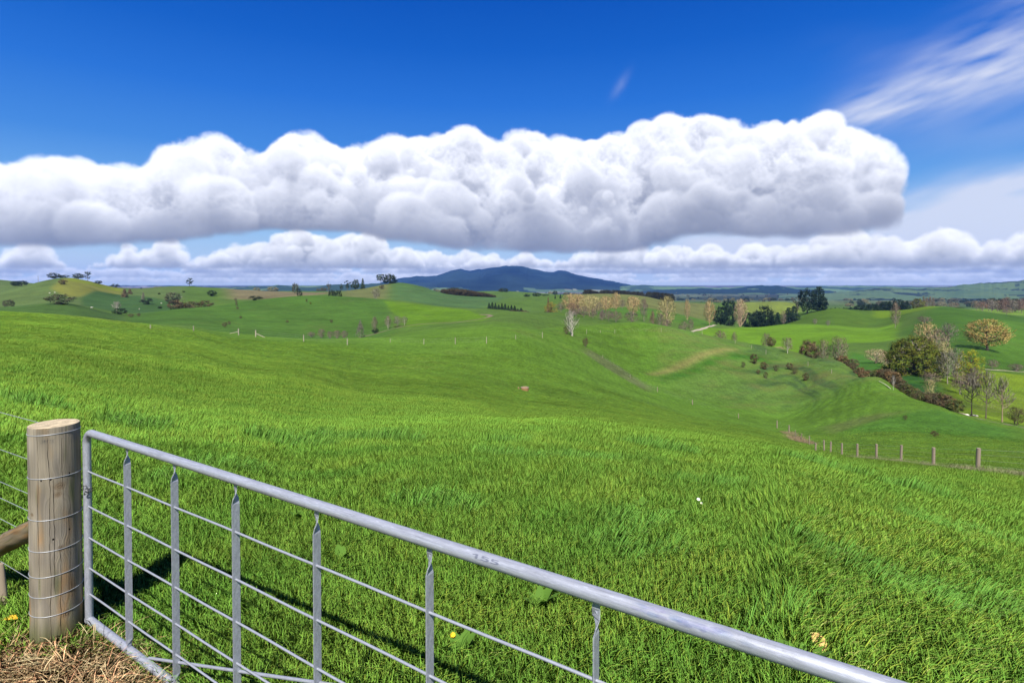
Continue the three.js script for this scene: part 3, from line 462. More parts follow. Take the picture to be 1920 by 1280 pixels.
// ------------------------------------------------------------------ tracks
function ribbon(name, label, pts, width, mat, lift = 0.05) {
  const c = []; for (let i = 0; i < pts.length - 1; i++) { const a = pts[i], b = pts[i + 1], n = Math.max(2, Math.ceil(a.distanceTo(b) / 1.2)); for (let k = 0; k < n; k++) c.push(a.clone().lerp(b, k / n)); } c.push(pts[pts.length - 1]);
  const pos = [], uv = [], idx = [], NW = 4;
  for (let i = 0; i < c.length; i++) {
    const a = c[Math.max(0, i - 2)], b = c[Math.min(c.length - 1, i + 2)], tx = b.x - a.x, tz = b.z - a.z, l = Math.hypot(tx, tz) || 1, w = width * (0.85 + 0.35 * noise2(i * 0.11, 0.3, 41));
    for (let k = 0; k <= NW; k++) { const s = (k / NW - 0.5) * w, x = c[i].x - tz / l * s, z = c[i].z + tx / l * s; pos.push(x, height(x, z) + lift, z); uv.push(k / NW, i * 0.3); }
    if (i) for (let k = 0; k < NW; k++) { const q = (i - 1) * (NW + 1) + k, p = q + NW + 1; idx.push(q, q + 1, p, p, q + 1, p + 1); }
  }
  const g = new THREE.BufferGeometry(); g.setAttribute('position', new THREE.Float32BufferAttribute(pos, 3)); g.setAttribute('uv', new THREE.Float32BufferAttribute(uv, 2)); g.setIndex(idx); g.computeVertexNormals();
  if (g.attributes.normal.array[1] < 0) { const ia = g.index.array; for (let i = 0; i < ia.length; i += 3) { const t = ia[i]; ia[i] = ia[i + 1]; ia[i + 1] = t; } g.computeVertexNormals(); }
  return add(new THREE.Mesh(g, mat), name, label, null, null, 'structure');
}
const dirtTile = tileTexture(128, (u, v) => { const n = 0.8 + 0.35 * per(u, v, 0.5, 4) + 0.3 * per(u, v, 1, 5); return [n, n * 0.97, n * 0.93]; });
const dirtMat = new THREE.MeshStandardMaterial({ color: rgb(0.20, 0.155, 0.105), map: dirtTile, roughness: 1 }), paleMat = new THREE.MeshStandardMaterial({ color: rgb(0.42, 0.38, 0.29), map: dirtTile, roughness: 1 });
const gz = groundZ;
ribbon('farm_track', 'brown dirt track curving round the foot of the middle hill', [[672, 322], [705, 326], [745, 329], [800, 336], [850, 346], [890, 356], [912, 368], [921, 378], [914, 392], [900, 402]].map(([a, b]) => gz(a, b)), 3.6, dirtMat);
ribbon('farm_track', 'brown track along the stream under the tall bare trees at right', [[1785, 108], [1820, 109.5], [1860, 110.5], [1900, 112], [1960, 113]].map(([a, b]) => gz(a, b)), 3.0, dirtMat);
ribbon('farm_track', 'short pale track rising beside purple shrubs left of the bright field', [[1290, 402], [1308, 428], [1325, 470], [1342, 520]].map(([a, b]) => gz(a, b)), 3.4, paleMat);
ribbon('farm_track', 'pale track under the bright field behind the spur', [[1345, 375], [1375, 372], [1410, 366], [1445, 360]].map(([a, b]) => gz(a, b)), 3.2, paleMat);
ribbon('farm_track', 'thin pale track crossing the right edge above the yellow meadow', [[1850, 229], [1880, 232], [1920, 235], [1990, 238]].map(([a, b]) => gz(a, b)), 1.6, paleMat);

// ------------------------------------------------------------------ far hills and the mountain
function ridge(name, label, profile, z, front, back, tint, rough, foot) {
  const x0 = profile[0][0], x1 = profile[profile.length - 1][0], NU = Math.round((x1 - x0) / 2.2), NV = 44, pos = [], colr = [], idx = [], o = [0, 0, 0];
  for (let i = 0; i <= NU; i++) {
    const px = x0 + (x1 - x0) * i / NU, top = toWorld(px, lin(profile, px) + 1.3 * noise2(px * 0.07, z * 0.01, 57) + 0.8 * noise2(px * 0.19, z * 0.01, 58), z).y;
    for (let k = 0; k <= NV; k++) {
      const v = k / NV * 1.35, zz = v <= 1 ? z - front * (1 - v) : z + back * (v - 1) / 0.35, x = (px - 960) / F * zz;
      const s = v <= 1 ? Math.pow(Math.sin(v * Math.PI / 2), 1.25) : Math.cos((v - 1) / 0.35 * Math.PI / 2);
      const gl = 1 - Math.abs(noise2(x / rough, zz / rough * 0.55, 51)) * 1.4, g2 = 1 - Math.abs(noise2(x / rough * 2.3, zz / rough * 1.2, 52)) * 1.4;
      const dip = v <= 1 ? 4 * v * (1 - v) : 0, y = foot + (top - foot) * clamp(s * (1 - dip * 0.55 * (1 - (0.65 * gl + 0.35 * g2))), 0, 1) + (top - foot) * 0.02 * noise2(x / rough * 6, zz / rough * 6, 53) * (v < 1 ? 1 : 0.4);
      pos.push(x, y, -zz); tint(px, v, x, zz, o); colr.push(o[0], o[1], o[2]);
      if (i && k) { const a = (i - 1) * (NV + 1) + k - 1, b = a + NV + 1; idx.push(a, b, a + 1, a + 1, b, b + 1); }
    }
  }
  const g = new THREE.BufferGeometry(); g.setAttribute('position', new THREE.Float32BufferAttribute(pos, 3)); g.setAttribute('color', new THREE.Float32BufferAttribute(colr, 3)); g.setIndex(idx); g.computeVertexNormals();
  return add(new THREE.Mesh(g, new THREE.MeshPhysicalMaterial({ vertexColors: true, roughness: 1, specularIntensity: 0.1 })), name, label, null, null, 'structure');
}
const set3 = (o, a, b, c) => { o[0] = a; o[1] = b; o[2] = c; };
const FOOT = EYE + PLAIN - 6;
const bushy = (x, z, s, k) => noise2(x / s, z / s * 0.6, k) + 0.5 * noise2(x / s * 2.2, z / s * 1.3, k + 1) + 0.3 * noise2(x / s * 5, z / s * 3, k + 2);
ridge('mountain', 'dark blue forested mountain with three summits on the horizon', [[560, 541], [640, 538], [700, 532], [740, 524], [775, 517.5], [800, 518], [828, 514], [848, 507], [862, 504], [880, 507.5], [900, 503.5], [930, 500], [945, 497.5], [965, 498.5], [985, 501.5], [1000, 503.5], [1020, 509.5], [1035, 510], [1048, 506], [1060, 508], [1080, 515], [1100, 519], [1130, 523], [1160, 528.5], [1185, 534.5], [1230, 540], [1300, 543]], 11000, 4600, 1800,
  (px, v, x, z, o) => { const f = v < 0.13 + 0.10 * bushy(x, z, 1500, 61) && bushy(x, z, 700, 64) > 0.1; if (f) set3(o, 0.06, 0.10, 0.045); else { const q = 0.7 + 0.7 * bushy(x, z, 900, 68); set3(o, 0.014 * q, 0.026 * q, 0.022 * q); } if (v < 0.14 && bushy(x, z, 400, 67) > 0.35) set3(o, 0.15, 0.16, 0.10); }, 1300, FOOT);
ridge('hills', 'pale green rolling hills far away right of the mountain', [[1120, 545], [1165, 537], [1185, 534.5], [1210, 534.2], [1240, 536], [1295, 537.2], [1310, 538], [1340, 539.5], [1380, 538], [1440, 536.8], [1520, 537], [1600, 535.8], [1680, 536.5], [1760, 538], [1860, 540], [1940, 543]], 8800, 2600, 1500,
  (px, v, x, z, o) => bushy(x, z, 520, 71) > 0.05 ? set3(o, 0.03, 0.052, 0.03) : set3(o, 0.085, 0.14, 0.05), 800, FOOT);
ridge('hills', 'dark blue wooded hill left of the big cedar on the skyline', [[1200, 546], [1260, 542], [1320, 541], [1350, 541.5], [1375, 540.8], [1400, 537.5], [1415, 535.5], [1430, 534.3], [1444, 536.2], [1458, 535.4], [1475, 538], [1495, 541.5], [1520, 543.5], [1560, 546], [1620, 549]], 6800, 2100, 1200,
  (px, v, x, z, o) => bushy(x, z, 420, 81) > 0.62 && v < 0.7 || v < 0.2 && bushy(x, z, 300, 84) > 0.1 ? set3(o, 0.06, 0.095, 0.04) : set3(o, 0.012, 0.024, 0.02), 620, FOOT);
ridge('hills', 'long grassy hills with dark wood patches at the right edge', [[1460, 556], [1520, 551], [1560, 548.5], [1600, 545.5], [1625, 542.5], [1650, 538.8], [1665, 539], [1690, 541], [1720, 542], [1745, 539.5], [1770, 538.5], [1800, 534.5], [1830, 531.5], [1860, 529], [1880, 528.5], [1900, 527.5], [1920, 525], [1980, 519], [2060, 516], [2160, 520]], 4200, 1500, 900,
  (px, v, x, z, o) => { const w = bushy(x, z, 260, 91); w > 0.14 && v < 0.9 || v > 0.94 && v < 1.12 && w > -0.12 && px > 1640 ? set3(o, 0.02, 0.032, 0.028) : set3(o, 0.072 + 0.03 * w, 0.112 + 0.03 * w, 0.052); }, 420, FOOT);
ridge('hills', 'low blue wooded ridge behind the pine grove on the left', [[330, 541], [400, 538.5], [440, 537.5], [500, 536.5], [520, 534.5], [560, 535.5], [600, 535], [640, 533.4], [680, 532], [720, 531.5], [770, 534], [820, 538], [880, 541]], 5600, 1500, 900,
  (px, v, x, z, o) => bushy(x, z, 380, 95) > 0.4 ? set3(o, 0.085, 0.13, 0.05) : set3(o, 0.024, 0.045, 0.028), 500, FOOT);
ridge('hills', 'faint blue range on the horizon beyond the left hills', [[120, 540], [200, 536], [230, 534.8], [270, 535.3], [300, 534.9], [340, 536], [420, 538], [480, 540]], 11500, 2000, 1500, (px, v, x, z, o) => set3(o, 0.03, 0.05, 0.035), 1500, FOOT);

// ------------------------------------------------------------------ trees and shrubs, each grown once in unit size (height 1, width 1) and copied
class Soup {                                                  // loose triangles with a colour each
  constructor() { this.p = []; this.n = []; this.c = []; }
  tri(a, b, c, n, k) { this.p.push(a[0], a[1], a[2], b[0], b[1], b[2], c[0], c[1], c[2]); for (let i = 0; i < 3; i++) { this.n.push(n[0], n[1], n[2]); this.c.push(k[0], k[1], k[2]); } }
  geo() { const g = new THREE.BufferGeometry(); g.setAttribute('position', new THREE.Float32BufferAttribute(this.p, 3)); g.setAttribute('normal', new THREE.Float32BufferAttribute(this.n, 3)); g.setAttribute('color', new THREE.Float32BufferAttribute(this.c, 3)); return g; }
  tube(a, b, r0, r1, sides, k) {
    const d = [b[0] - a[0], b[1] - a[1], b[2] - a[2]], l = Math.hypot(...d) || 1e-6; d[0] /= l; d[1] /= l; d[2] /= l;
    const e = Math.abs(d[1]) < 0.9 ? [0, 1, 0] : [1, 0, 0], u = [d[1] * e[2] - d[2] * e[1], d[2] * e[0] - d[0] * e[2], d[0] * e[1] - d[1] * e[0]], ul = Math.hypot(...u); u[0] /= ul; u[1] /= ul; u[2] /= ul;
    const v = [d[1] * u[2] - d[2] * u[1], d[2] * u[0] - d[0] * u[2], d[0] * u[1] - d[1] * u[0]];
    for (let i = 0; i < sides; i++) {
      const t0 = i / sides * 6.2832, t1 = (i + 1) / sides * 6.2832, n0 = [0, 1, 2].map((j) => u[j] * Math.cos(t0) + v[j] * Math.sin(t0)), n1 = [0, 1, 2].map((j) => u[j] * Math.cos(t1) + v[j] * Math.sin(t1));
      const A = n0.map((q, j) => a[j] + q * r0), B = n1.map((q, j) => a[j] + q * r0), C = n0.map((q, j) => b[j] + q * r1), D = n1.map((q, j) => b[j] + q * r1), nm = n0.map((q, j) => (q + n1[j]) / 2);
      this.tri(A, B, C, nm, k); if (r1 > 1e-5) this.tri(B, D, C, nm, k);
    }
  }
  sliver(a, d, len, wid, r, k) {                              // a thin twig
    const s = [r() - 0.5, r() - 0.5, r() - 0.5], x = [d[1] * s[2] - d[2] * s[1], d[2] * s[0] - d[0] * s[2], d[0] * s[1] - d[1] * s[0]], l = Math.hypot(...x) || 1, w = wid / l;
    const n = [d[1] * x[2] - d[2] * x[1], d[2] * x[0] - d[0] * x[2], d[0] * x[1] - d[1] * x[0]].map((q) => q / l);
    const on = unit([a[0] * 1.3 + (r() - 0.5) * 0.5, 0.45 + (r() - 0.5) * 0.4, a[2] * 1.3 + (r() - 0.5) * 0.5]); n[0] = on[0]; n[1] = on[1]; n[2] = on[2];
    this.tri([a[0] - x[0] * w, a[1] - x[1] * w, a[2] - x[2] * w], [a[0] + x[0] * w, a[1] + x[1] * w, a[2] + x[2] * w], [a[0] + d[0] * len, a[1] + d[1] * len, a[2] + d[2] * len], n, k);
  }
  leaf(c, s, n, r, k) {                                       // a small leaf-spray face, roughly facing n
    const e = [r() - 0.5, r() - 0.5, r() - 0.5]; let u = [n[1] * e[2] - n[2] * e[1], n[2] * e[0] - n[0] * e[2], n[0] * e[1] - n[1] * e[0]]; const l = Math.hypot(...u) || 1; u = u.map((q) => q / l);
    const v = [n[1] * u[2] - n[2] * u[1], n[2] * u[0] - n[0] * u[2], n[0] * u[1] - n[1] * u[0]], a = s * (0.7 + 0.6 * r()), b = s * (0.35 + 0.4 * r());
    const P = (i, j) => [c[0] + u[0] * i + v[0] * j, c[1] + u[1] * i + v[1] * j, c[2] + u[2] * i + v[2] * j];
    const A = P(-a, 0), B = P(0, -b), C = P(a, 0), D = P(0, b); this.tri(A, B, C, n, k); this.tri(A, C, D, n, k);
  }
}
const unit = (a) => { const l = Math.hypot(...a) || 1; return a.map((q) => q / l); };
const ENVELOPE = {
  round: (y) => { const q = (y - 0.56) / 0.44; return q * q < 1 ? 0.5 * Math.sqrt(1 - q * q) : 0; },
  dome: (y) => y < 0.02 ? 0.4 : 0.5 * Math.pow(Math.max(0, 1 - Math.pow(Math.max(0, (y - 0.18) / 0.82), 2.3)), 0.6) * (y < 0.18 ? 0.84 + 0.16 * y / 0.18 : 1),
  column: (y) => y < 0.08 ? 0.12 : 0.5 * Math.pow(Math.sin(Math.PI * clamp((y - 0.05) / 0.97, 0, 1)), 0.55),
  cone: (y) => y < 0.05 ? 0.2 : 0.5 * Math.pow(clamp(1 - (y - 0.12) / 0.9, 0, 1), 0.75) * (y < 0.2 ? 0.75 + y * 1.25 : 1),
  vase: (y) => 0.5 * Math.pow(clamp((y - 0.04) / 0.7, 0, 1), 0.8) * (y > 0.72 ? Math.sqrt(clamp(1 - ((y - 0.72) / 0.3) ** 2, 0, 1)) : 1),
  fan: (y) => 0.5 * Math.pow(clamp((y + 0.02) / 0.5, 0, 1), 0.6) * (y > 0.5 ? Math.sqrt(clamp(1 - ((y - 0.5) / 0.52) ** 2, 0, 1)) : 1),
  flat: (y) => y < 0.45 ? 0 : 0.5 * Math.sqrt(clamp(1 - ((y - 0.62) / 0.4) ** 2, 0, 1)),
};
// bare deciduous tree: trunk with limbs; the crown is boughs and a mist of twigs
function bareTree(seed, shape, o = {}) {
  const r = rng(seed), env = ENVELOPE[shape], t = new Soup(), c = new Soup(), W = o.lean ?? 1, tr = o.trunk ?? 0.022, k1 = [1, 1, 1], forks = o.forks ?? 1;
  const shade = () => { const q = 0.75 + 0.5 * r(); return [q, q, q]; };
  const stems = [];
  for (let f = 0; f < forks; f++) {
    let p = [forks > 1 ? (r() - 0.5) * 0.12 : 0, -0.02, forks > 1 ? (r() - 0.5) * 0.12 : 0]; const out = forks > 1 ? [(r() - 0.5) * (o.spread ?? 0.5), 0, (r() - 0.5) * (o.spread ?? 0.5)] : [(r() - 0.5) * 0.06, 0, (r() - 0.5) * 0.06], N = 6, top = o.stem ?? 0.86;
    const pts = [p];
    for (let i = 1; i <= N; i++) { const y = top * i / N, q = Math.pow(i / N, 0.8); pts.push([pts[0][0] + out[0] * q + (r() - 0.5) * 0.02, y, pts[0][2] + out[2] * q + (r() - 0.5) * 0.02]); }
    for (let i = 0; i < N; i++) t.tube(pts[i], pts[i + 1], tr * (1 - i / N * 0.85) / Math.sqrt(forks) * (i ? 1 : 1.35), tr * (1 - (i + 1) / N * 0.85) / Math.sqrt(forks), 6, k1);
    stems.push(pts);
  }
  const at = (pts, y) => { const q = clamp(y / (o.stem ?? 0.86), 0, 0.999) * 6, i = Math.floor(q), u = q - i; return [0, 1, 2].map((j) => lerp(pts[i][j], pts[i + 1][j], u)); };
  const limbs = o.limbs ?? 22, low = o.low ?? 0.2;
  for (let i = 0; i < limbs; i++) {
    const y = low + (0.8 - low) * (i + r() * 0.8) / limbs, a = at(stems[i % forks], y), ang = i * 2.4 + r(), up = o.up ?? 0.45, reach = 0.62 + 0.38 * r();
    const y2 = Math.min(0.97, y + (0.1 + 0.3 * r()) * up * 2 * (1 - y * 0.5)), R = env(y2) * reach, b = [Math.cos(ang) * R, y2, Math.sin(ang) * R], m = [0, 1, 2].map((j) => (a[j] + b[j]) / 2 + (r() - 0.5) * 0.05); m[1] -= 0.02 * (1 - up);
    const lr = tr * 0.42 * (1 - y * 0.6);
    t.tube(a, m, lr, lr * 0.65, 4, k1); t.tube(m, b, lr * 0.65, lr * 0.15, 4, k1);
    for (let s = 0; s < 6; s++) {
      const u = 0.25 + 0.75 * r(), q = u < 0.5 ? [0, 1, 2].map((j) => lerp(a[j], m[j], u * 2)) : [0, 1, 2].map((j) => lerp(m[j], b[j], u * 2 - 1)), d = unit([q[0] + (r() - 0.5) * 0.5, 0.15 + up * r() * 0.9, q[2] + (r() - 0.5) * 0.5]), L = 0.08 + 0.13 * r();
      const e = q.map((v, j) => v + d[j] * L); if (Math.hypot(e[0], e[2]) > env(clamp(e[1], 0.02, 0.98)) * 1.12 + 0.02 || e[1] > 1) continue;
      c.tube(q, e, lr * 0.3, lr * 0.08, 3, [0.8, 0.8, 0.8]);
      for (let w = 0; w < 9; w++) { const v = r(), s0 = q.map((z, j) => lerp(z, e[j], v)); c.sliver(s0, unit([d[0] + (r() - 0.5) * 1.3, d[1] + (r() - 0.3) * 1.1, d[2] + (r() - 0.5) * 1.3]), 0.05 + 0.07 * r(), 0.003 + 0.0022 * r(), r, shade()); }
    }
  }
  const fill = o.fill ?? 1500;
  for (let i = 0; i < fill; ) {
    const y = low * 0.7 + (1 - low * 0.7) * r(), R = env(y); if (R <= 0.01 || r() > R * 2.2) continue; i++;
    const a = r() * 6.2832, q = R * Math.pow(r(), 0.42) * (0.9 + 0.16 * noise(Math.cos(a) * 2, y * 4, Math.sin(a) * 2 + seed)), p = [Math.cos(a) * q, y, Math.sin(a) * q];
    if (noise(p[0] * 4.2 + seed, p[1] * 4.2, p[2] * 4.2) < -0.12) continue;
    c.sliver(p, unit([p[0] * 1.2 + (r() - 0.5) * 0.9, 0.25 + (o.up ?? 0.45) * r(), p[2] * 1.2 + (r() - 0.5) * 0.9]), 0.04 + 0.06 * r(), 0.0038 + 0.003 * r(), r, shade());
  }
  if (o.buds) for (let i = 0; i < o.buds; ) { const y = low + (1 - low) * r(), R = env(y); if (R <= 0.01 || r() > R * 2.2) continue; i++; const a = r() * 6.2832, q = R * Math.pow(r(), 0.35), p = [Math.cos(a) * q, y, Math.sin(a) * q]; if (noise(p[0] * 5 + seed, p[1] * 5, p[2] * 5) < 0.02) continue; c.leaf(p, 0.008 + 0.008 * r(), unit([p[0] + r() - 0.5, r(), p[2] + r() - 0.5]), r, shade()); }
  return { trunk: t.geo(), crown: c.geo() };
}
// leafy crown: clumps of leaf sprays on and in the envelope, light outside and dark within
function leafyTree(seed, shape, o = {}) {
  const r = rng(seed), env = ENVELOPE[shape], t = new Soup(), c = new Soup(), tr = o.trunk ?? 0.03, k1 = [1, 1, 1], low = o.low ?? 0.04, N = o.clumps ?? 70, M = o.leaves ?? 42, cs = o.size ?? 0.13, ls = o.leaf ?? 0.026;
  const topY = o.stem ?? 0.7;
  for (let i = 0; i < 4; i++) t.tube([0, topY * i / 4 - 0.02, 0], [(r() - 0.5) * 0.02, topY * (i + 1) / 4, (r() - 0.5) * 0.02], tr * (1 - i * 0.2) * (i ? 1 : 1.3), tr * (1 - (i + 1) * 0.2), 6, k1);
  for (let n = 0, tries = 0; n < N && tries < 4000; tries++) {
    const y = low + (1 - low) * r(), R = env(y); if (R < 0.03 || r() > R * 2.2 + 0.1) continue; n++;
    const a = n * 2.39996 + r() * 0.8, q = R * (r() < (o.shell ?? 0.8) ? 0.72 + 0.26 * r() : 0.2 + 0.5 * r()), p = [Math.cos(a) * q, clamp(y, cs * 0.4, 1 - cs * 0.55), Math.sin(a) * q], s = cs * (0.6 + 0.7 * r());
    if (o.limbs && r() < 0.5) t.tube([0, Math.max(low * 0.8, p[1] - 0.25 * r() - 0.08), 0], p, tr * 0.35, tr * 0.1, 4, k1);
    const tone = (o.tone0 ?? 0.6) + 0.7 * r(), warm = 0.85 + 0.4 * r();
    for (let i = 0; i < M; i++) {
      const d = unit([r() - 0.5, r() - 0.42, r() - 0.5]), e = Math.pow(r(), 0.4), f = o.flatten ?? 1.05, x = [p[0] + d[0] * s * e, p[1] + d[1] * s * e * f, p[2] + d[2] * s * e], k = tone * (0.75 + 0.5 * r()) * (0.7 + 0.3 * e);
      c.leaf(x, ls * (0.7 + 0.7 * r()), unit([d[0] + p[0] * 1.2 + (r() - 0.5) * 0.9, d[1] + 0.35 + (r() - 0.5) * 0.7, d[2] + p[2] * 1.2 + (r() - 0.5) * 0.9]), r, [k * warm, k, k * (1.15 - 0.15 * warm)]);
    }
  }
  return { trunk: t.geo(), crown: c.geo() };
}
function coniferTree(seed, o = {}) {
  const r = rng(seed), t = new Soup(), c = new Soup(), tr = 0.02;
  for (let i = 0; i < 4; i++) t.tube([0, i * 0.24 - 0.02, 0], [0, i * 0.24 + 0.24, 0], tr * (1 - i * 0.24), tr * (0.77 - i * 0.24) + 0.001, 6, [1, 1, 1]);
  const L = o.layers ?? 13;
  for (let i = 0; i < L; i++) {
    const y = 0.06 + 0.9 * i / L, R = (o.cedar ? 0.5 * Math.pow(1 - y, 0.5) * (0.75 + 0.4 * r()) : 0.5 * Math.pow(1 - y, 0.8) * (0.85 + 0.25 * r())) + 0.01, nb = Math.max(4, Math.round(11 * (1 - y * 0.6)));
    for (let b = 0; b < nb; b++) {
      const a = b / nb * 6.2832 + r() * 0.6 + i, R2 = R * (0.72 + 0.4 * r()), dy = o.cedar ? 0.02 : -0.05 * R2 * 3, tone = 0.65 + 0.6 * r();
      t.tube([0, y, 0], [Math.cos(a) * R2 * 0.8, y + dy, Math.sin(a) * R2 * 0.8], 0.006, 0.002, 3, [0.8, 0.8, 0.8]);
      const m = o.leaves ?? 26; for (let q = 0; q < m; q++) { const u = Math.sqrt(r()), w = (0.3 + 0.7 * (1 - u)) * R2 * 0.42, x = [Math.cos(a) * R2 * u + (r() - 0.5) * w, y + dy * u + (r() - 0.5) * 0.045, Math.sin(a) * R2 * u + (r() - 0.5) * w], k = tone * (0.7 + 0.6 * r()); c.leaf(x, 0.022 + 0.016 * r(), unit([Math.cos(a) * 0.6 + (r() - 0.5), 0.7 * r() + 0.1, Math.sin(a) * 0.6 + (r() - 0.5)]), r, [k, k, k]); }
    }
  }
  return { trunk: t.geo(), crown: c.geo() };
}
const KINDS = {
  bareround: [101, 102, 103].map((s) => bareTree(s, 'round', { low: 0.16, fill: 1700 })),
  barecone: [111, 112, 113].map((s) => bareTree(s, 'cone', { low: 0.1, up: 0.6, trunk: 0.015, fill: 1700 })),
  barecolumn: [121, 122, 123].map((s) => bareTree(s, 'column', { low: 0.1, up: 0.95, trunk: 0.02, fill: 1900, limbs: 26 })),
  barevase: [131, 132, 133].map((s) => bareTree(s, 'round', { low: 0.12, up: 0.8, trunk: 0.024, fill: 2000, buds: 700, limbs: 28 })),
  barefan: [141, 142].map((s) => bareTree(s, 'fan', { low: 0.05, up: 0.8, forks: 5, spread: 0.75, trunk: 0.036, fill: 260, stem: 0.9 })),
  baremulti: [151].map((s) => bareTree(s, 'column', { low: 0.06, up: 1, forks: 6, spread: 0.62, trunk: 0.05, fill: 2400, limbs: 40, stem: 0.95 })),
  baretall: [161, 162, 163].map((s) => bareTree(s, 'round', { low: 0.3, up: 0.55, trunk: 0.03, fill: 420, limbs: 26 })),
  oak: [171].map((s) => bareTree(s, 'round', { low: 0.2, up: 0.3, trunk: 0.03, fill: 3600, limbs: 30, buds: 1500 })),
  twigshrub: [181, 182, 183].map((s) => bareTree(s, 'fan', { low: 0.03, up: 0.6, forks: 4, spread: 0.6, trunk: 0.03, fill: 2300, stem: 0.7 })),
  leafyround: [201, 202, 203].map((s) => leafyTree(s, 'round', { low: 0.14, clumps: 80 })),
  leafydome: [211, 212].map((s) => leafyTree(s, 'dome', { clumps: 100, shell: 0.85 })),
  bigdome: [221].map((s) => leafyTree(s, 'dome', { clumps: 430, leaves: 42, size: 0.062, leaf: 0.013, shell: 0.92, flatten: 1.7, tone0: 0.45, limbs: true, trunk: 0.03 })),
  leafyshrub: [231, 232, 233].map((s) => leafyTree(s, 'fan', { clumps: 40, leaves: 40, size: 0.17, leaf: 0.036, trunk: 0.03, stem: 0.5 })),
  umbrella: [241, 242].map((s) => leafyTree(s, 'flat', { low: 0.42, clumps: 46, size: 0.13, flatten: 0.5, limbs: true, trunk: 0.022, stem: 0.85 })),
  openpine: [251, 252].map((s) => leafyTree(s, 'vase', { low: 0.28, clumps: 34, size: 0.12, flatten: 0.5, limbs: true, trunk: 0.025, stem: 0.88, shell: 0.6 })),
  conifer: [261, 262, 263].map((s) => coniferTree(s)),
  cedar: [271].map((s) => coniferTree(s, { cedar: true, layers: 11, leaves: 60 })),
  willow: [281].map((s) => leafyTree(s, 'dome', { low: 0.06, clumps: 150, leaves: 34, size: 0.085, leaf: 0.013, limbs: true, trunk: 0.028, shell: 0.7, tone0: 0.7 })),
};
const pmat = (r, g, b) => new THREE.MeshPhysicalMaterial({ color: rgb(r, g, b), vertexColors: true, roughness: 0.9, specularIntensity: 0.25, side: THREE.DoubleSide });
const CROWN = {
  dark: pmat(0.020, 0.034, 0.014), pine: pmat(0.030, 0.050, 0.018), conifer: pmat(0.012, 0.026, 0.014), grey: pmat(0.077, 0.090, 0.050), brown: pmat(0.082, 0.068, 0.034), russet: pmat(0.105, 0.074, 0.045),
  olive: pmat(0.085, 0.095, 0.016), green: pmat(0.098, 0.120, 0.014), lime: pmat(0.20, 0.215, 0.016), gold: pmat(0.20, 0.165, 0.025),
  buff: pmat(0.433, 0.315, 0.149), buffgreen: pmat(0.401, 0.356, 0.155), pinkgrey: pmat(0.218, 0.170, 0.120), purple: pmat(0.192, 0.142, 0.116), greytwig: pmat(0.200, 0.185, 0.144), red: pmat(0.20, 0.125, 0.092), tan: pmat(0.464, 0.356, 0.216), oak: pmat(0.348, 0.249, 0.083), white: pmat(0.30, 0.275, 0.235),
};
const BARK = { brown: matOf(0.10, 0.075, 0.055), grey: matOf(0.20, 0.17, 0.14), pale: matOf(0.46, 0.42, 0.36), dark: matOf(0.05, 0.038, 0.03), tan: matOf(0.26, 0.19, 0.12) };
const turns = rng(99);
function plant(kind, crown, bark, name, category, label, px, top, base, w, o = {}) {
  const p = o.z ? groundZ(px, o.z) : groundAt(px, base, o.from ?? 30), z = -p.z;
  const h = (o.z ? toWorld(px, top, z).y - p.y : (base - top) * z / F) * 1.02, v = KINDS[kind], k = v[Math.floor(turns() * v.length)], g = new THREE.Group(), wide = w * z / F * 1.06;
  part('trunk', k.trunk, BARK[bark], g); part(kind.includes('shrub') ? 'foliage' : 'crown', k.crown, CROWN[crown], g);
  g.position.set(p.x, p.y - 0.015 * h, p.z); g.rotation.y = turns() * 6.28; g.scale.set(wide, h, wide * (0.85 + 0.3 * turns()));
  return add(g, name, label, category, o.group);
}

// ---- hill at far left
const HT = 'trees on the crest of the left hill';
plant('leafyround', 'dark', 'brown', 'tree', 'tree', 'round dark tree at the left end of the hilltop trees', 101, 511.5, 523, 20, { z: 725 });
plant('leafyshrub', 'dark', 'brown', 'shrub', 'shrub', 'low dark bush right beside the round hilltop tree', 118, 515.5, 522, 19, { z: 725 });
plant('leafyround', 'pine', 'brown', 'tree', 'tree', 'dense grey-green tree beside the umbrella pine on the hilltop', 146, 512.5, 524, 19, { z: 735 });
plant('openpine', 'pine', 'brown', 'pine_tree', 'pine tree', 'tall open pine with bare leaning trunk on the left hilltop', 164, 509, 527, 15, { z: 735 });
plant('leafyround', 'dark', 'brown', 'shrub', 'shrub', 'small dark bush on the slope right of the open hilltop pine', 184, 526, 531, 13, { z: 770 });
plant('leafyshrub', 'dark', 'brown', 'shrub', 'shrub', 'low dark bush far down the skyline of the left hill', 215, 532.5, 537, 14, { z: 800 });
plant('leafyround', 'dark', 'brown', 'tree', 'tree', 'left tree of the dark clump in the notch between the left hills', 28, 526.5, 534, 15, { z: 900 });
plant('leafyround', 'dark', 'brown', 'tree', 'tree', 'right tree of the dark clump in the notch between the left hills', 40, 526, 535, 17, { z: 900 });
plant('leafyshrub', 'brown', 'brown', 'shrub', 'shrub', 'brown scrub on the steep face just under the left hilltop', 117, 524, 533, 14);
plant('leafyshrub', 'grey', 'grey', 'tree', 'tree', 'broad grey-green tree with pale stems below the olive paddock', 112, 552, 570, 42);
plant('leafyround', 'grey', 'brown', 'tree', 'tree', 'low grey-green tree at the left edge under the hills', 15, 562, 573, 19, { z: 425 });
plant('conifer', 'russet', 'brown', 'conifer_tree', 'conifer', 'taller of two dark reddish conifers on the left slope', 233, 540, 557, 15);
plant('conifer', 'russet', 'brown', 'conifer_tree', 'conifer', 'smaller reddish conifer just right of the taller one', 243, 540, 551, 10);
plant('leafyshrub', 'dark', 'brown', 'shrub', 'shrub', 'dark bush under the broken pale tree on the left slope', 224, 578, 589, 24);
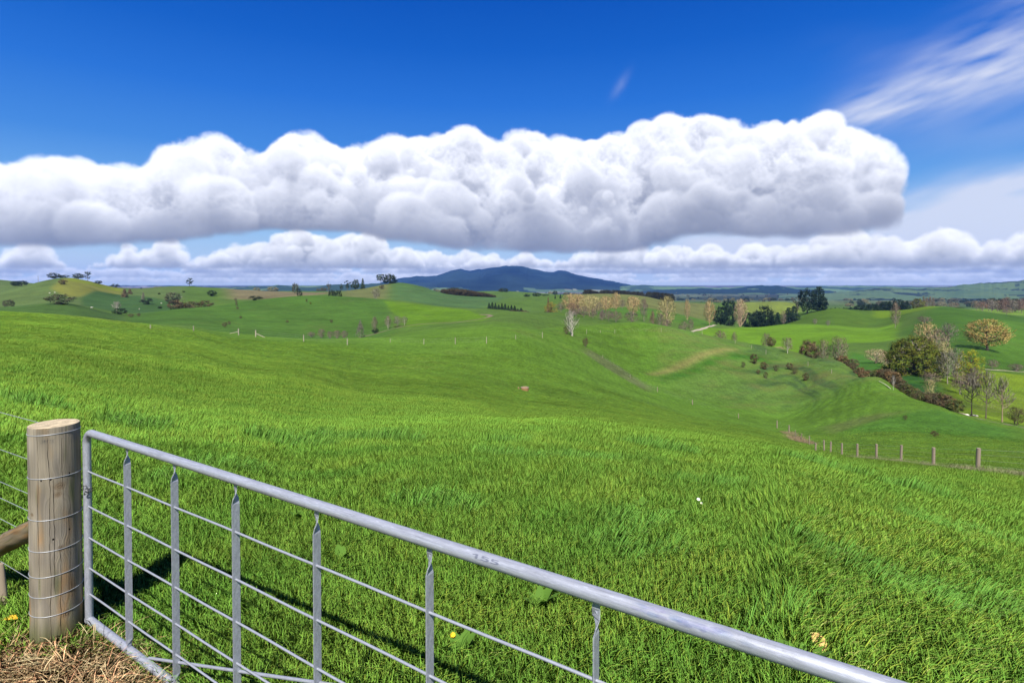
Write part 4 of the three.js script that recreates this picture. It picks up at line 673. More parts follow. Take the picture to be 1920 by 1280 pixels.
plant('baretall', 'white', 'pale', 'dead_tree', 'tree', 'broken dead tree with pale limbs leaning over a dark bush', 218, 565, 586, 17);
plant('barecone', 'greytwig', 'grey', 'tree', 'tree', 'grey twiggy tree standing behind the dark willow bush', 268, 547, 568, 11);
plant('leafyshrub', 'dark', 'brown', 'shrub', 'shrub', 'dark spreading bush at the foot of the grey twiggy tree', 274, 559, 570, 20);
plant('leafyround', 'grey', 'grey', 'tree', 'tree', 'big grey round tree with forked trunk left of the scrub line', 323, 548, 569, 25);
plant('leafyshrub', 'brown', 'brown', 'shrub', 'shrub', 'dark brown gorse mass at the left end of the scrub line', 331, 563, 583, 30, { z: 470 });
plant('leafyshrub', 'brown', 'brown', 'shrub', 'shrub', 'second brown gorse bush of the scrub line, mid-slope', 357, 565, 578, 28, { z: 475 });
plant('leafyshrub', 'brown', 'brown', 'shrub', 'shrub', 'upper brown gorse bush at the right end of the scrub line', 384, 564, 571, 26, { z: 480 });
plant('openpine', 'pine', 'brown', 'pine_tree', 'pine tree', 'lone pine with bare trunk on the skyline between left hill and grove', 355, 521, 538, 14, { z: 930 });
plant('leafyshrub', 'dark', 'brown', 'shrub', 'shrub', 'flat dark bush at the foot of the lone skyline pine', 359, 536.3, 538, 12, { z: 925 });
plant('leafyround', 'dark', 'brown', 'tree', 'tree', 'dark round tree on the pale slope right of the lone skyline pine', 397, 544, 555, 18);
plant('leafyround', 'dark', 'brown', 'shrub', 'shrub', 'small dark round bush in the paddock below the lone skyline pine', 344, 545, 548, 5);
plant('leafyround', 'dark', 'brown', 'shrub', 'shrub', 'dark round bush above the sheep left of the scrub line', 299, 574, 578, 8);
plant('leafyround', 'dark', 'brown', 'shrub', 'shrub', 'tiny dark bush high on the green slope above the big grey tree', 298, 549, 552, 5);
plant('conifer', 'conifer', 'brown', 'conifer_tree', 'conifer', 'tiny dark conifer on the skyline above the two reddish conifers', 264, 538.5, 544, 4, { z: 850 });
plant('twigshrub', 'russet', 'brown', 'shrub', 'shrub', 'larger reddish-brown shrub in the hollow on the left', 245, 588, 594, 13);
plant('twigshrub', 'russet', 'brown', 'shrub', 'shrub', 'smaller reddish-brown shrub right of the larger one in the left hollow', 259, 587, 593, 9);
// ---- middle hill
plant('twigshrub', 'russet', 'brown', 'shrub', 'shrub', 'larger brown shrub above the corner fence posts', 421, 603.5, 613, 11);
plant('twigshrub', 'russet', 'brown', 'shrub', 'shrub', 'smaller brown shrub just behind the larger one above the corner posts', 429, 602, 609, 7);
plant('twigshrub', 'brown', 'brown', 'shrub', 'shrub', 'small round dark shrub alone below the column of shrubs', 451, 592, 597, 5.5);
[[441, 563.5], [442.5, 568.5], [443, 573.5], [445, 579.5]].forEach(([x, y], i) => plant('twigshrub', 'russet', 'brown', 'shrub', 'shrub', ['topmost', 'second', 'third', 'lowest'][i] + ' shrub in the short upright column on the middle hill', x, y - 5, y, 6, { group: 'column of shrubs on the middle hill' }));
plant('leafyshrub', 'dark', 'brown', 'shrub', 'shrub', 'wide dark bush on the left shoulder of the middle hill', 479, 554.5, 564.5, 24, { z: 500 });
plant('twigshrub', 'russet', 'brown', 'shrub', 'shrub', 'brown shrub in the open middle of the green hill', 538, 600, 604.5, 7);
plant('twigshrub', 'brown', 'brown', 'shrub', 'shrub', 'dark-based shrub at the lower end of the faint fence line', 621, 599, 605, 7);
plant('twigshrub', 'brown', 'brown', 'shrub', 'shrub', 'shrub at the upper end of the faint fence line', 574.5, 560, 566, 5);
plant('leafyround', 'green', 'brown', 'shrub', 'shrub', 'tiny green bush second from the top of the faint fence line', 582, 566, 570.5, 3.5);
plant('leafyround', 'grey', 'brown', 'tree', 'tree', 'open grey tree on the ridge behind the middle hill', 553, 531, 543, 11, { z: 800 });
plant('leafyround', 'dark', 'brown', 'tree', 'tree', 'dark-based tree just behind the crest of the middle hill', 561, 541, 555, 10, { z: 640 });
plant('openpine', 'grey', 'brown', 'tree', 'tree', 'thin tree under the tall pole left of the pine grove', 616, 532, 547, 9, { z: 800 });
plant('leafyround', 'dark', 'brown', 'tree', 'tree', 'left of two dark trees below the pine grove', 622, 544, 558.5, 13, { z: 610 });
plant('leafyround', 'dark', 'brown', 'tree', 'tree', 'right of two dark trees below the pine grove', 634, 544, 559, 13, { z: 610 });
const PG = 'pines of the skyline grove';
plant('openpine', 'pine', 'brown', 'pine_tree', 'pine tree', 'leftmost pine of the skyline grove', 640, 532, 544, 9, { z: 820, group: PG });
plant('openpine', 'pine', 'brown', 'pine_tree', 'pine tree', 'ragged second pine of the skyline grove', 651, 525.5, 543, 11, { z: 840, group: PG });
plant('openpine', 'pine', 'brown', 'pine_tree', 'pine tree', 'short thin pine in the middle of the skyline grove', 659, 528, 541, 8, { z: 850, group: PG });
plant('leafyround', 'pine', 'brown', 'pine_tree', 'pine tree', 'full rounded pine right of the middle of the skyline grove', 667, 524, 541, 11, { z: 840, group: PG });
plant('conifer', 'pine', 'brown', 'pine_tree', 'pine tree', 'tallest pointed pine at the right end of the skyline grove', 680, 520, 541, 11, { z: 840, group: PG });
plant('leafydome', 'dark', 'brown', 'tree', 'tree', 'big spreading dark tree crowning the knoll left of the mountain', 731, 512.5, 531, 27, { z: 870 });
plant('umbrella', 'pine', 'brown', 'pine_tree', 'pine tree', 'leaning pine joined to the left of the big knoll tree', 714, 513.5, 532, 17, { z: 865 });
plant('leafyshrub', 'brown', 'brown', 'shrub', 'shrub', 'brown bush on the left flank of the knoll', 716, 534, 540, 9, { z: 800 });
plant('bareround', 'greytwig', 'grey', 'tree', 'tree', 'grey bare tree at the foot of the knoll', 705, 540, 559.5, 18, { z: 560 });
const RP = 'bare trees along the track at the foot of the middle hill';
plant('barecone', 'greytwig', 'grey', 'tree', 'tree', 'widest conical bare tree at the left of the track-side row', 675, 600.5, 633, 21, { z: 318, group: RP });
plant('barecolumn', 'pinkgrey', 'grey', 'tree', 'tree', 'narrow bare tree with dark bush at its base, second of the track-side row', 702, 594, 627, 13, { z: 330, group: RP });
plant('leafyshrub', 'dark', 'brown', 'shrub', 'shrub', 'dark bush at the base of the narrow bare tree by the track', 703, 616, 627, 13, { z: 328 });
plant('barecolumn', 'pinkgrey', 'pale', 'tree', 'tree', 'bare tree with pale clear trunk, third of the track-side row', 727, 592.5, 622, 15, { z: 335, group: RP });
plant('bareround', 'greytwig', 'grey', 'tree', 'tree', 'grey bare tree, fourth of the track-side row', 745, 592, 619, 18, { z: 340, group: RP });
plant('bareround', 'greytwig', 'pale', 'tree', 'tree', 'rightmost bare tree with pale trunk in the track-side row', 758, 593, 618, 15, { z: 342, group: RP });
plant('leafyshrub', 'brown', 'brown', 'shrub', 'shrub', 'dark brown scrub under the rightmost track-side trees', 752, 612, 619, 28, { z: 339 });
[[583, 622], [602, 617], [618, 621], [631, 619], [645, 620]].forEach(([x, t], i) => plant('twigshrub', 'purple', 'grey', 'shrub', 'shrub', ['leftmost low', 'tallest', 'thin middle', 'reddish fourth', 'rightmost'][i] + ' purplish bare shrub behind the crest fence', x, t, 636, [16, 17, 12, 15, 14][i], { z: 318, group: 'purplish bare shrubs behind the crest fence' }));
// ---- hedges beyond the middle hill
plant('leafyround', 'dark', 'brown', 'tree', 'tree', 'dark round trees ending the long shelterbelt at its right', 947, 558, 567, 15, { z: 930 });
plant('leafyround', 'dark', 'brown', 'shrub', 'shrub', 'low dark bush between shelterbelt and its round end tree', 934, 560, 565, 14, { z: 940 });
for (let i = 0; i < 11; i++) { const f = i / 10, x = 917 + f * 60, y = 570 + f * 12.5; plant('conifer', 'conifer', 'brown', 'conifer_tree', 'conifer', ORD[i] + ' small dark conifer from the left in the descending row below the shelterbelt', x, y - 3.5 - 3.5 * Math.sin(i * 2.1) ** 2 - (i > 3 && i < 9 ? 2 : 0), y + 1, 8 + 3 * Math.sin(i * 1.7) ** 2, { z: 640 - f * 60, group: 'row of young conifers below the shelterbelt' }); }
plant('leafyshrub', 'brown', 'brown', 'shrub', 'shrub', 'brown scrub below the lower end of the young conifer row', 964, 581, 587, 18, { z: 560 });
plant('leafyshrub', 'russet', 'brown', 'shrub', 'shrub', 'reddish scrub at the end of the track-side green slope', 983, 582, 588, 16, { z: 555 });
plant('leafyround', 'dark', 'brown', 'tree', 'tree', 'left dark tree of the group on the far green rise', 988, 551, 557, 14, { z: 960 });
plant('leafyround', 'dark', 'brown', 'tree', 'tree', 'middle taller dark tree of the group on the far green rise', 1006, 548.5, 557, 17, { z: 970 });
plant('leafyround', 'dark', 'brown', 'tree', 'tree', 'right dark tree of the group on the far green rise', 1022, 552, 559, 14, { z: 950 });
plant('conifer', 'russet', 'brown', 'conifer_tree', 'conifer', 'dark pointed conifer behind the golden willow', 1028, 555, 582, 9, { z: 560 });
plant('conifer', 'conifer', 'brown', 'conifer_tree', 'conifer', 'left small dark conifer behind the buff trees', 1041, 551, 560, 4, { z: 800 });
plant('conifer', 'conifer', 'brown', 'conifer_tree', 'conifer', 'right small dark conifer behind the buff trees', 1051, 551, 560, 6, { z: 800 });
plant('willow', 'gold', 'brown', 'willow_tree', 'willow', 'golden-green round willow at the left of the buff trees', 1033, 566, 586, 28, { z: 500 });
// ---- buff trees in the valley
const BT = 'buff leafless trees in the middle of the valley';
plant('bareround', 'purple', 'grey', 'tree', 'tree', 'purplish bare tree right beside the golden willow', 1052, 566, 588, 18, { z: 480, group: BT });
plant('barevase', 'buff', 'tan', 'tree', 'tree', 'leftmost buff tree above the reddish thicket', 1068, 551, 586, 38, { z: 470, group: BT });
plant('barevase', 'buff', 'tan', 'tree', 'tree', 'buff tree second from the left in the valley group', 1084, 552, 590, 38, { z: 455, group: BT });
plant('barevase', 'buffgreen', 'tan', 'tree', 'tree', 'yellowish buff tree with long drooping twigs, third in the valley group', 1105, 553, 594, 40, { z: 440, group: BT });
plant('bareround', 'red', 'brown', 'tree', 'tree', 'reddish bare thicket tree in front of the leftmost buff trees', 1074, 568, 592, 29, { z: 440, group: BT });
plant('bareround', 'pinkgrey', 'grey', 'tree', 'tree', 'pinkish bare tree under the yellowish buff tree', 1095, 574, 598, 23, { z: 425, group: BT });
plant('barecone', 'pinkgrey', 'grey', 'tree', 'tree', 'small cone-shaped bare tree left of the tall pale-stemmed tree', 1112, 577, 602, 20, { z: 415, group: BT });
plant('barecone', 'greytwig', 'grey', 'tree', 'tree', 'grey cone-shaped bare tree casting shade on the hedge line', 1130, 580, 607, 20, { z: 405, group: BT });
plant('barevase', 'buff', 'tan', 'tree', 'tree', 'low spreading buff tree standing in the green field', 1136, 555, 582, 30, { z: 540, group: BT });
plant('barevase', 'buff', 'tan', 'tree', 'tree', 'tall slender buff tree beside the pinkish blossom', 1155, 549, 588, 25, { z: 520, group: BT });
plant('bareround', 'pinkgrey', 'grey', 'tree', 'tree', 'pink blossoming tree behind the tall slender buff tree', 1167, 561, 576, 14, { z: 600 });
plant('barevase', 'buff', 'tan', 'tree', 'tree', 'rounded buff tree left of the narrow purple-brown tree', 1188, 556, 592, 30, { z: 480, group: BT });
plant('barecolumn', 'purple', 'grey', 'tree', 'tree', 'narrow tall purple-brown tree behind the knoll', 1208, 560, 606, 17, { z: 420, group: BT });
plant('bareround', 'purple', 'grey', 'tree', 'tree', 'purple-grey bare tree low between the two leftmost buff trees', 1080, 578, 597, 24, { z: 430, group: BT });
plant('bareround', 'pinkgrey', 'grey', 'tree', 'tree', 'pinkish thicket tree behind the yellowish buff tree', 1120, 566, 598, 24, { z: 450, group: BT });
plant('bareround', 'buffgreen', 'tan', 'tree', 'tree', 'dense buff-green tree filling the gap right of the yellowish buff tree', 1117, 555, 590, 24, { z: 470, group: BT });
plant('bareround', 'purple', 'grey', 'tree', 'tree', 'purple-brown bare tree under the low spreading buff tree', 1142, 582, 610, 20, { z: 392, group: BT });
plant('bareround', 'purple', 'grey', 'tree', 'tree', 'purple-brown bare tree between the cone-shaped and two-tiered trees', 1238, 588, 614, 18, { z: 375, group: BT });
const FR = 'bare trees along the hedge behind the knoll';
plant('barecone', 'purple', 'grey', 'tree', 'tree', 'cone-shaped brown tree with the darkest shade in the hedge row', 1129, 583, 610, 18, { z: 395, group: FR });
plant('bareround', 'purple', 'grey', 'tree', 'tree', 'rounded purple tree in the hedge row under the slender buff tree', 1155, 584, 612, 26, { z: 385, group: FR });
plant('bareround', 'purple', 'grey', 'tree', 'tree', 'rounded purple tree in the hedge row under the rounded buff tree', 1184, 583, 612, 27, { z: 380, group: FR });
plant('barecone', 'red', 'grey', 'tree', 'tree', 'reddish cone-shaped tree at the right of the hedge row', 1224, 582, 612, 21, { z: 380, group: FR });
plant('barevase', 'buffgreen', 'tan', 'tree', 'tree', 'large buff tree with two-tiered crown right of the reddish cone', 1250, 556, 612, 36, { z: 390 });
plant('bareround', 'purple', 'grey', 'shrub', 'shrub', 'purple shrub under the two-tiered buff tree', 1252, 597, 616, 18, { z: 340 });
plant('barecolumn', 'buff', 'tan', 'tree', 'tree', 'slim orange-tinged buff tree in the green field', 1289, 563, 597, 13, { z: 520 });
plant('barevase', 'buff', 'tan', 'tree', 'tree', 'open buff tree beside the short pale track', 1331, 564, 606, 25, { z: 500 });
plant('baremulti', 'tan', 'tan', 'poplar_tree', 'poplar', 'clump of upright many-stemmed buff poplars at the bright field', 1389, 562, 608, 25, { z: 545 });
plant('bareround', 'purple', 'grey', 'shrub', 'shrub', 'purple shrub clump left of the short pale track', 1282, 602, 618, 20, { z: 370 });
plant('bareround', 'purple', 'grey', 'shrub', 'shrub', 'small purple tree right behind the purple shrub clump', 1296, 598, 614, 12, { z: 410 });
plant('twigshrub', 'pinkgrey', 'grey', 'shrub', 'shrub', 'wide grey-brown scrub on the near edge of the bright field', 1351, 620, 636, 26, { z: 350 });
plant('twigshrub', 'pinkgrey', 'grey', 'shrub', 'shrub', 'small grey-brown scrub right of the wide one', 1378, 623, 637, 11, { z: 350 });
// ---- dark evergreens between the fields
const DE = 'dark evergreens between the bright field and the far hills';
[[1352, 575, 594, 18, 640, 'leafyround', 'shaded round evergreen behind the open buff tree'], [1368, 578, 598, 17, 620, 'leafyround', 'round evergreen just left of the poplar clump'], [1367, 562, 574, 15, 850, 'leafyround', 'distant dark tree above the evergreens left of the poplars'], [1411, 586, 608, 22, 570, 'leafyround', 'broad evergreen touching the poplar clump at right'], [1435, 574, 607, 23, 575, 'leafyround', 'tallest rounded evergreen between poplars and big dark tree'], [1424, 584, 607, 20, 565, 'leafyround', 'low evergreen in front of the tallest rounded one'], [1447, 584, 606, 17, 575, 'conifer', 'evergreen with pointed top right of the tallest rounded one'], [1459, 583, 601, 16, 600, 'conifer', 'dark conifer left of the small bare pink tree'], [1479, 574, 593, 16, 640, 'conifer', 'lower left conifer of the dark mass under the cedar'], [1489, 571, 590, 18, 645, 'conifer', 'middle conifer of the dark mass under the cedar']].forEach(([x, t, b, w, z, k, l]) => plant(k, 'conifer', 'dark', 'evergreen_tree', 'evergreen tree', l, x, t, b, w * 1.6, { z, group: DE }));
plant('bareround', 'pinkgrey', 'grey', 'tree', 'tree', 'small pinkish bare tree at the foot of the dark evergreens', 1470, 583, 601, 12, { z: 575 });
plant('openpine', 'grey', 'grey', 'tree', 'tree', 'thin pale-green tree leaning left of the big dark tree', 1496, 556, 575, 15, { z: 720 });
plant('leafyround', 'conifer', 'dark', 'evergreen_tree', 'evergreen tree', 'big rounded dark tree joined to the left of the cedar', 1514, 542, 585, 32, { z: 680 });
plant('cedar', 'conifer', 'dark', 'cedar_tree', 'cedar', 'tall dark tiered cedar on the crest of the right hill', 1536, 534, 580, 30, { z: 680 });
plant('leafyround', 'conifer', 'dark', 'evergreen_tree', 'evergreen tree', 'dark rounded tree filling the base right of the cedar trunk', 1543, 555, 580, 18, { z: 675 });
const CH = 'dark conifers of the hedge on the right hill crest';
for (let i = 0; i < 15; i++) { const f = i / 14, x = 1588 + f * 114, hp = 7 + 15 * Math.pow(f, 0.8) * (0.85 + 0.3 * Math.sin(i * 2.7) ** 2); plant(i % 3 ? 'conifer' : 'leafyround', 'conifer', 'dark', 'conifer_tree', 'conifer', ORD[i] + ' dark tree from the left in the crest hedge right of the cedar', x, 584 - hp - f * 2, 584, 13 + 6 * f, { z: 715, group: CH }); }
for (let i = 0; i < 5; i++) plant('conifer', 'conifer', 'dark', 'conifer_tree', 'conifer', ORD[i] + ' very small conifer from the left in the thin row beside the cedar', 1551 + i * 8, 576 + (i % 2), 582, 6, { z: 710, group: 'thin row of small conifers right of the cedar' });
// ---- right-hand side
plant('barecolumn', 'pinkgrey', 'grey', 'poplar_tree', 'poplar', 'tall lone poplar with rounded pinkish top on the right hillside', 1680, 568, 621, 18, { z: 470 });
plant('leafyround', 'olive', 'brown', 'tree', 'tree', 'olive rounded tree on the skyline right of the crest hedge', 1723, 560, 577, 22, { z: 760 });
for (let i = 0; i < 4; i++) plant('barecolumn', 'pinkgrey', 'grey', 'tree', 'tree', ORD[i] + ' thin bare skyline tree counting right from the olive tree', 1733 + i * 6, 556 + (i % 2) * 1.5, 577, 7, { z: 770, group: 'thin bare trees on the right skyline' });
plant('leafyround', 'dark', 'dark', 'evergreen_tree', 'evergreen tree', 'dark round tree standing alone on the right hill crest', 1796, 576, 593, 24, { z: 590 });
plant('bareround', 'pinkgrey', 'grey', 'tree', 'tree', 'bare pinkish tree behind the lone dark round tree', 1788, 567, 584, 20, { z: 700 });
const RW = 'bare and reddish trees of the wood at the right edge';
for (let i = 0; i < 12; i++) { const x = 1832 + i * 9.5 + (i % 3) * 2; plant(['bareround', 'barecolumn', 'bareround'][i % 3], ['pinkgrey', 'red', 'purple', 'greytwig'][i % 4], 'grey', 'tree', 'tree', ORD[i] + ' leafless tree from the left in the far wood at the right edge', x, 563 + 3.5 * Math.sin(i * 1.9) - (i > 3 && i < 9 ? 3 : 0), 592, 19, { z: 720 - (i % 2) * 40, group: RW }); }
plant('bareround', 'pinkgrey', 'grey', 'tree', 'tree', 'low rounded pink tree in front of the far right wood', 1889, 576, 593, 22, { z: 610 });
for (let i = 0; i < 4; i++) plant('leafyround', 'dark', 'dark', 'evergreen_tree', 'evergreen tree', ORD[i] + ' dark evergreen from the left showing above the far right wood', 1862 + i * 14, 559 + (i % 2), 590, 18, { z: 780, group: 'dark evergreens behind the far right wood' });
plant('oak', 'oak', 'brown', 'oak_tree', 'oak', 'large golden round oak casting shade on the right slope', 1853, 599, 656, 74, { z: 288 });
plant('baretall', 'greytwig', 'brown', 'oak_tree', 'oak', 'dark-trunked open oak behind the big evergreen', 1780, 606, 649, 36, { z: 300 });
plant('bareround', 'purple', 'grey', 'tree', 'tree', 'grey dome-shaped bare tree behind the buff willow', 1735, 593, 614, 25, { z: 430 });
plant('bareround', 'buff', 'tan', 'willow_tree', 'willow', 'buff leafless willow above the big evergreen', 1738, 604, 655, 46, { z: 265 });
plant('bareround', 'pinkgrey', 'grey', 'willow_tree', 'willow', 'pinkish bare willow between the buff willow and the open oak', 1759, 616, 665, 42, { z: 245 });
plant('bigdome', 'green', 'grey', 'evergreen_tree', 'evergreen tree', 'huge dense green dome-shaped evergreen above the stream', 1717, 633, 705, 100, { z: 196 });
plant('twigshrub', 'tan', 'grey', 'shrub', 'shrub', 'pale twiggy thicket left of the huge dome-shaped evergreen', 1646, 655, 680, 44, { z: 235 });
plant('twigshrub', 'tan', 'grey', 'shrub', 'shrub', 'lower pale thicket touching the shade of the huge evergreen', 1668, 664, 690, 28, { z: 215 });
plant('bareround', 'greytwig', 'grey', 'willow_tree', 'willow', 'grey leafless willow right of the huge evergreen', 1780, 655, 716, 38, { z: 178 });
plant('bareround', 'greytwig', 'grey', 'willow_tree', 'willow', 'second grey willow behind the lime-green tree', 1798, 652, 705, 30, { z: 195 });
plant('willow', 'lime', 'brown', 'willow_tree', 'willow', 'lime-green leafing willow at the stream bend', 1822, 656, 716, 54, { z: 182 });
plant('bareround', 'buffgreen', 'tan', 'tree', 'tree', 'yellowish bare tree just above the grey willow', 1772, 640, 690, 30, { z: 215 });
plant('bareround', 'pinkgrey', 'grey', 'shrub', 'shrub', 'pinkish shrub at the foot of the huge evergreen', 1748, 698, 716, 34, { z: 172 });
plant('bareround', 'buffgreen', 'tan', 'tree', 'tree', 'thin yellow-grey tree rising out of the stream hedge', 1746, 710, 760, 26, { z: 138 });
plant('bareround', 'purple', 'grey', 'shrub', 'shrub', 'brown-grey scrub between lime willow and tall bare trees', 1803, 697, 730, 36, { z: 160 });
plant('bareround', 'purple', 'grey', 'shrub', 'shrub', 'reddish scrub under the lime-green willow', 1830, 690, 718, 30, { z: 170 });
plant('baretall', 'greytwig', 'dark', 'tree', 'tree', 'slender dark-trunked bare tree, left of the three by the track', 1826, 694, 777, 32, { z: 122 });
plant('baretall', 'greytwig', 'brown', 'tree', 'tree', 'tallest brown-trunked bare tree, middle of the three by the track', 1853, 694, 781, 34, { z: 119 });
plant('baretall', 'greytwig', 'tan', 'tree', 'tree', 'pale-barked spreading bare tree, right of the three by the track', 1884, 706, 786, 42, { z: 118 });
plant('twigshrub', 'brown', 'dark', 'shrub', 'shrub', 'dark twiggy bush at the right edge beside the track', 1911, 764, 794, 30, { z: 117 });
plant('bareround', 'purple', 'grey', 'tree', 'tree', 'small round purple tree beside the thin pale track', 1864, 674, 690, 21, { z: 233 });
plant('twigshrub', 'purple', 'grey', 'shrub', 'shrub', 'low purple scrub at the right edge above the thin pale track', 1908, 682, 691, 30, { z: 236 });
plant('bareround', 'greytwig', 'grey', 'tree', 'tree', 'left of two small grey trees on the shaded slope', 1528, 597, 609, 11);
plant('bareround', 'greytwig', 'grey', 'tree', 'tree', 'right of two small grey trees on the shaded slope', 1553, 600, 611.5, 9);
// ---- the spur
plant('barefan', 'white', 'pale', 'tree', 'tree', 'white-stemmed bare tree on the saddle left of the knoll', 1072, 582, 629, 32);
plant('twigshrub', 'russet', 'brown', 'shrub', 'shrub', 'brown bush at the left foot of the white-stemmed tree', 1062, 611, 626, 13);
plant('twigshrub', 'russet', 'brown', 'shrub', 'shrub', 'brown bush alone at the top of the gully fence', 1098, 633, 650, 13);
plant('bareround', 'purple', 'pale', 'tree', 'tree', 'pink-grey tree with white trunk on the crest of the spur', 1478, 632, 671, 24, { z: 203 });
plant('leafyround', 'brown', 'brown', 'shrub', 'shrub', 'dark upright bush left of the white-trunked tree on the spur', 1447, 632, 653, 16, { z: 222 });
plant('leafydome', 'brown', 'brown', 'shrub', 'shrub', 'dark sloping thicket right of the white-trunked tree on the spur', 1519, 636, 668, 36, { z: 215 });
plant('bareround', 'purple', 'grey', 'tree', 'tree', 'grey-pink tree just left behind the dark upright bush', 1438, 624, 650, 20, { z: 245 });
plant('bareround', 'pinkgrey', 'grey', 'tree', 'tree', 'grey-pink tree just right of the dark sloping thicket', 1545, 636, 674, 26, { z: 230 });
plant('bareround', 'pinkgrey', 'grey', 'tree', 'tree', 'wide pink-grey bare tree at the head of the stream hedge', 1574, 630, 680, 34, { z: 225 });
plant('twigshrub', 'tan', 'grey', 'shrub', 'shrub', 'straw-coloured scrub right behind the dark upright bush', 1462, 650, 664, 22, { z: 226 });
const GO = 'gorse bushes on the face of the spur';
[[1414, 664, 681, 15, 'largest gorse bush, upper left on the spur face'], [1394, 678, 689, 9, 'small gorse bush left of the largest one'], [1433, 679, 692, 13, 'gorse bush right of the largest one'], [1436, 697, 709, 10, 'lowest gorse bush below the largest one'], [1422, 693, 701, 7, 'tiny dark gorse bush between largest and lowest ones'], [1456, 684, 696, 11, 'gorse bush with pale patch in the middle of the spur face'], [1481, 680, 693, 12, 'upper half of the double gorse bush on the spur'], [1491, 688, 701, 14, 'lower half of the double gorse bush on the spur'], [1511, 700, 713, 12, 'rightmost gorse bush on the spur face']].forEach(([x, t, b, w, l], i) => plant(i % 2 ? 'twigshrub' : 'leafyshrub', 'brown', 'brown', 'gorse_bush', 'gorse bush', l, x, t, b, w, { group: GO, from: 120 }));
plant('twigshrub', 'brown', 'brown', 'gorse_bush', 'gorse bush', 'small dark bush low on the right flank of the spur', 1698, 778, 787, 10, { from: 70 });
plant('leafyshrub', 'brown', 'brown', 'gorse_bush', 'gorse bush', 'brown bush on the gully flat behind the nearest posts', 1753, 808, 818, 11, { from: 55 });
plant('baretall', 'white', 'pale', 'dead_tree', 'tree', 'white forked dead tree at the edge of the stream hedge', 1678, 703, 734, 9, { z: 122 });

// ------------------------------------------------------------------ masses that nobody could count
const upright = new THREE.Quaternion(), UPY = new THREE.Vector3(0, 1, 0);
function mass(name, label, geo, mat, spots) {                 // spots: [x, y, z, width, height, tone, turn]
  const m = new THREE.InstancedMesh(geo, mat, spots.length), q = new THREE.Quaternion(), M = new THREE.Matrix4(), p = new THREE.Vector3(), s = new THREE.Vector3(), c = new THREE.Color();
  spots.forEach(([x, y, z, w, h, tone, turn, tint], i) => { q.setFromAxisAngle(UPY, turn ?? i * 2.4); m.setMatrixAt(i, M.compose(p.set(x, y, z), q, s.set(w, h, w))); m.setColorAt(i, tint ? c.setRGB(tint[0], tint[1], tint[2]) : c.setRGB(tone, tone, tone)); });
  return add(m, name, label, null, null, 'stuff');
}
const mr = rng(311);
{
  const s = []; for (let i = 0; i < 170; i++) { const f = mr(), px = lerp(829, 927, f), z = 1000 + (mr() - 0.5) * 26 - f * 40, p = groundZ(px, z), top = toWorld(px, lin([[829, 541], [850, 539.5], [870, 541], [900, 546], [927, 552]], px), z).y; s.push([p.x, p.y - 1, p.z, 7 + 3 * mr(), (top - p.y) * (0.85 + 0.2 * mr()), 0.8 + 0.5 * mr()]); }
  mass('shelterbelt', 'long brown-green clipped shelterbelt on the rise left of centre', leafyTree(401, 'column', { low: 0.02, clumps: 36, leaves: 26, size: 0.16, leaf: 0.04 }).crown, pmat(0.050, 0.046, 0.022), s);
  const w = []; for (const [a, b, t, n] of [[1097, 1122, 541.5, 40], [1126, 1204, 542.5, 90], [1214, 1262, 546, 55]]) for (let i = 0; i < n; i++) { const px = lerp(a, b, mr()), z = 1020 + 70 * mr(), p = groundZ(px, z), top = toWorld(px, t + 4 * ((px - a) / (b - a)) ** 2 + 2.5 * mr(), z).y; w.push([p.x, p.y - 1, p.z, 9 + 5 * mr(), top - p.y, 0.7 + 0.6 * mr()]); }
  mass('woods', 'dark strips of wood on the skyline right of the mountain foot', KINDS.leafyround[0].crown, pmat(0.030, 0.034, 0.022), w);
  const d = []; for (let i = 0; i < 1500; i++) { const px = lerp(-150, 2050, mr()), z = 1500 + 5200 * mr() ** 1.6, n = noise2(px * 0.02, z * 0.0016, 77); if (n < 0.02 - 0.25 * (px > 1180)) continue; const p = groundZ(px, z), h = 6 + 9 * mr(); d.push([p.x, p.y - 0.5, p.z, h * (0.9 + 1.6 * mr()), h, 1, 0, mr() < 0.45 ? [0.75, 0.9, 0.6] : mr() < 0.6 ? [2.6, 2.0, 1.7] : [5.0, 3.9, 3.2]]); }
  mass('distant_trees', 'scattered hedges and trees on the plain before the far hills', KINDS.leafydome[0].crown, pmat(0.034, 0.045, 0.028), d);
  const h = []; for (let i = 0; i < 130; i++) { const f = i / 129, px = lerp(1574, 1793, f), z = lin([[1574, 184], [1600, 168], [1650, 136], [1700, 122], [1750, 113], [1793, 107]], px) + 2 + (mr() - 0.25) * 8, p = groundZ(px + (mr() - 0.5) * 9, z), q = 0.5 + 2.0 * mr() ** 1.6; if (noise2(px * 0.06, z * 0.05, 33) > 0.3) continue; h.push([p.x, p.y - 0.1, p.z, q * 1.5, q * 1.15, 1, mr() * 6, mr() < 0.5 ? [1, 1, 1] : mr() < 0.55 ? [1.6, 1.3, 1.1] : [0.75, 1.1, 0.6]]); }
  mass('scrub_hedge', 'brown scrubby hedge running down behind the spur to the track', KINDS.leafyshrub[1].crown, pmat(0.088, 0.076, 0.040), h);
}

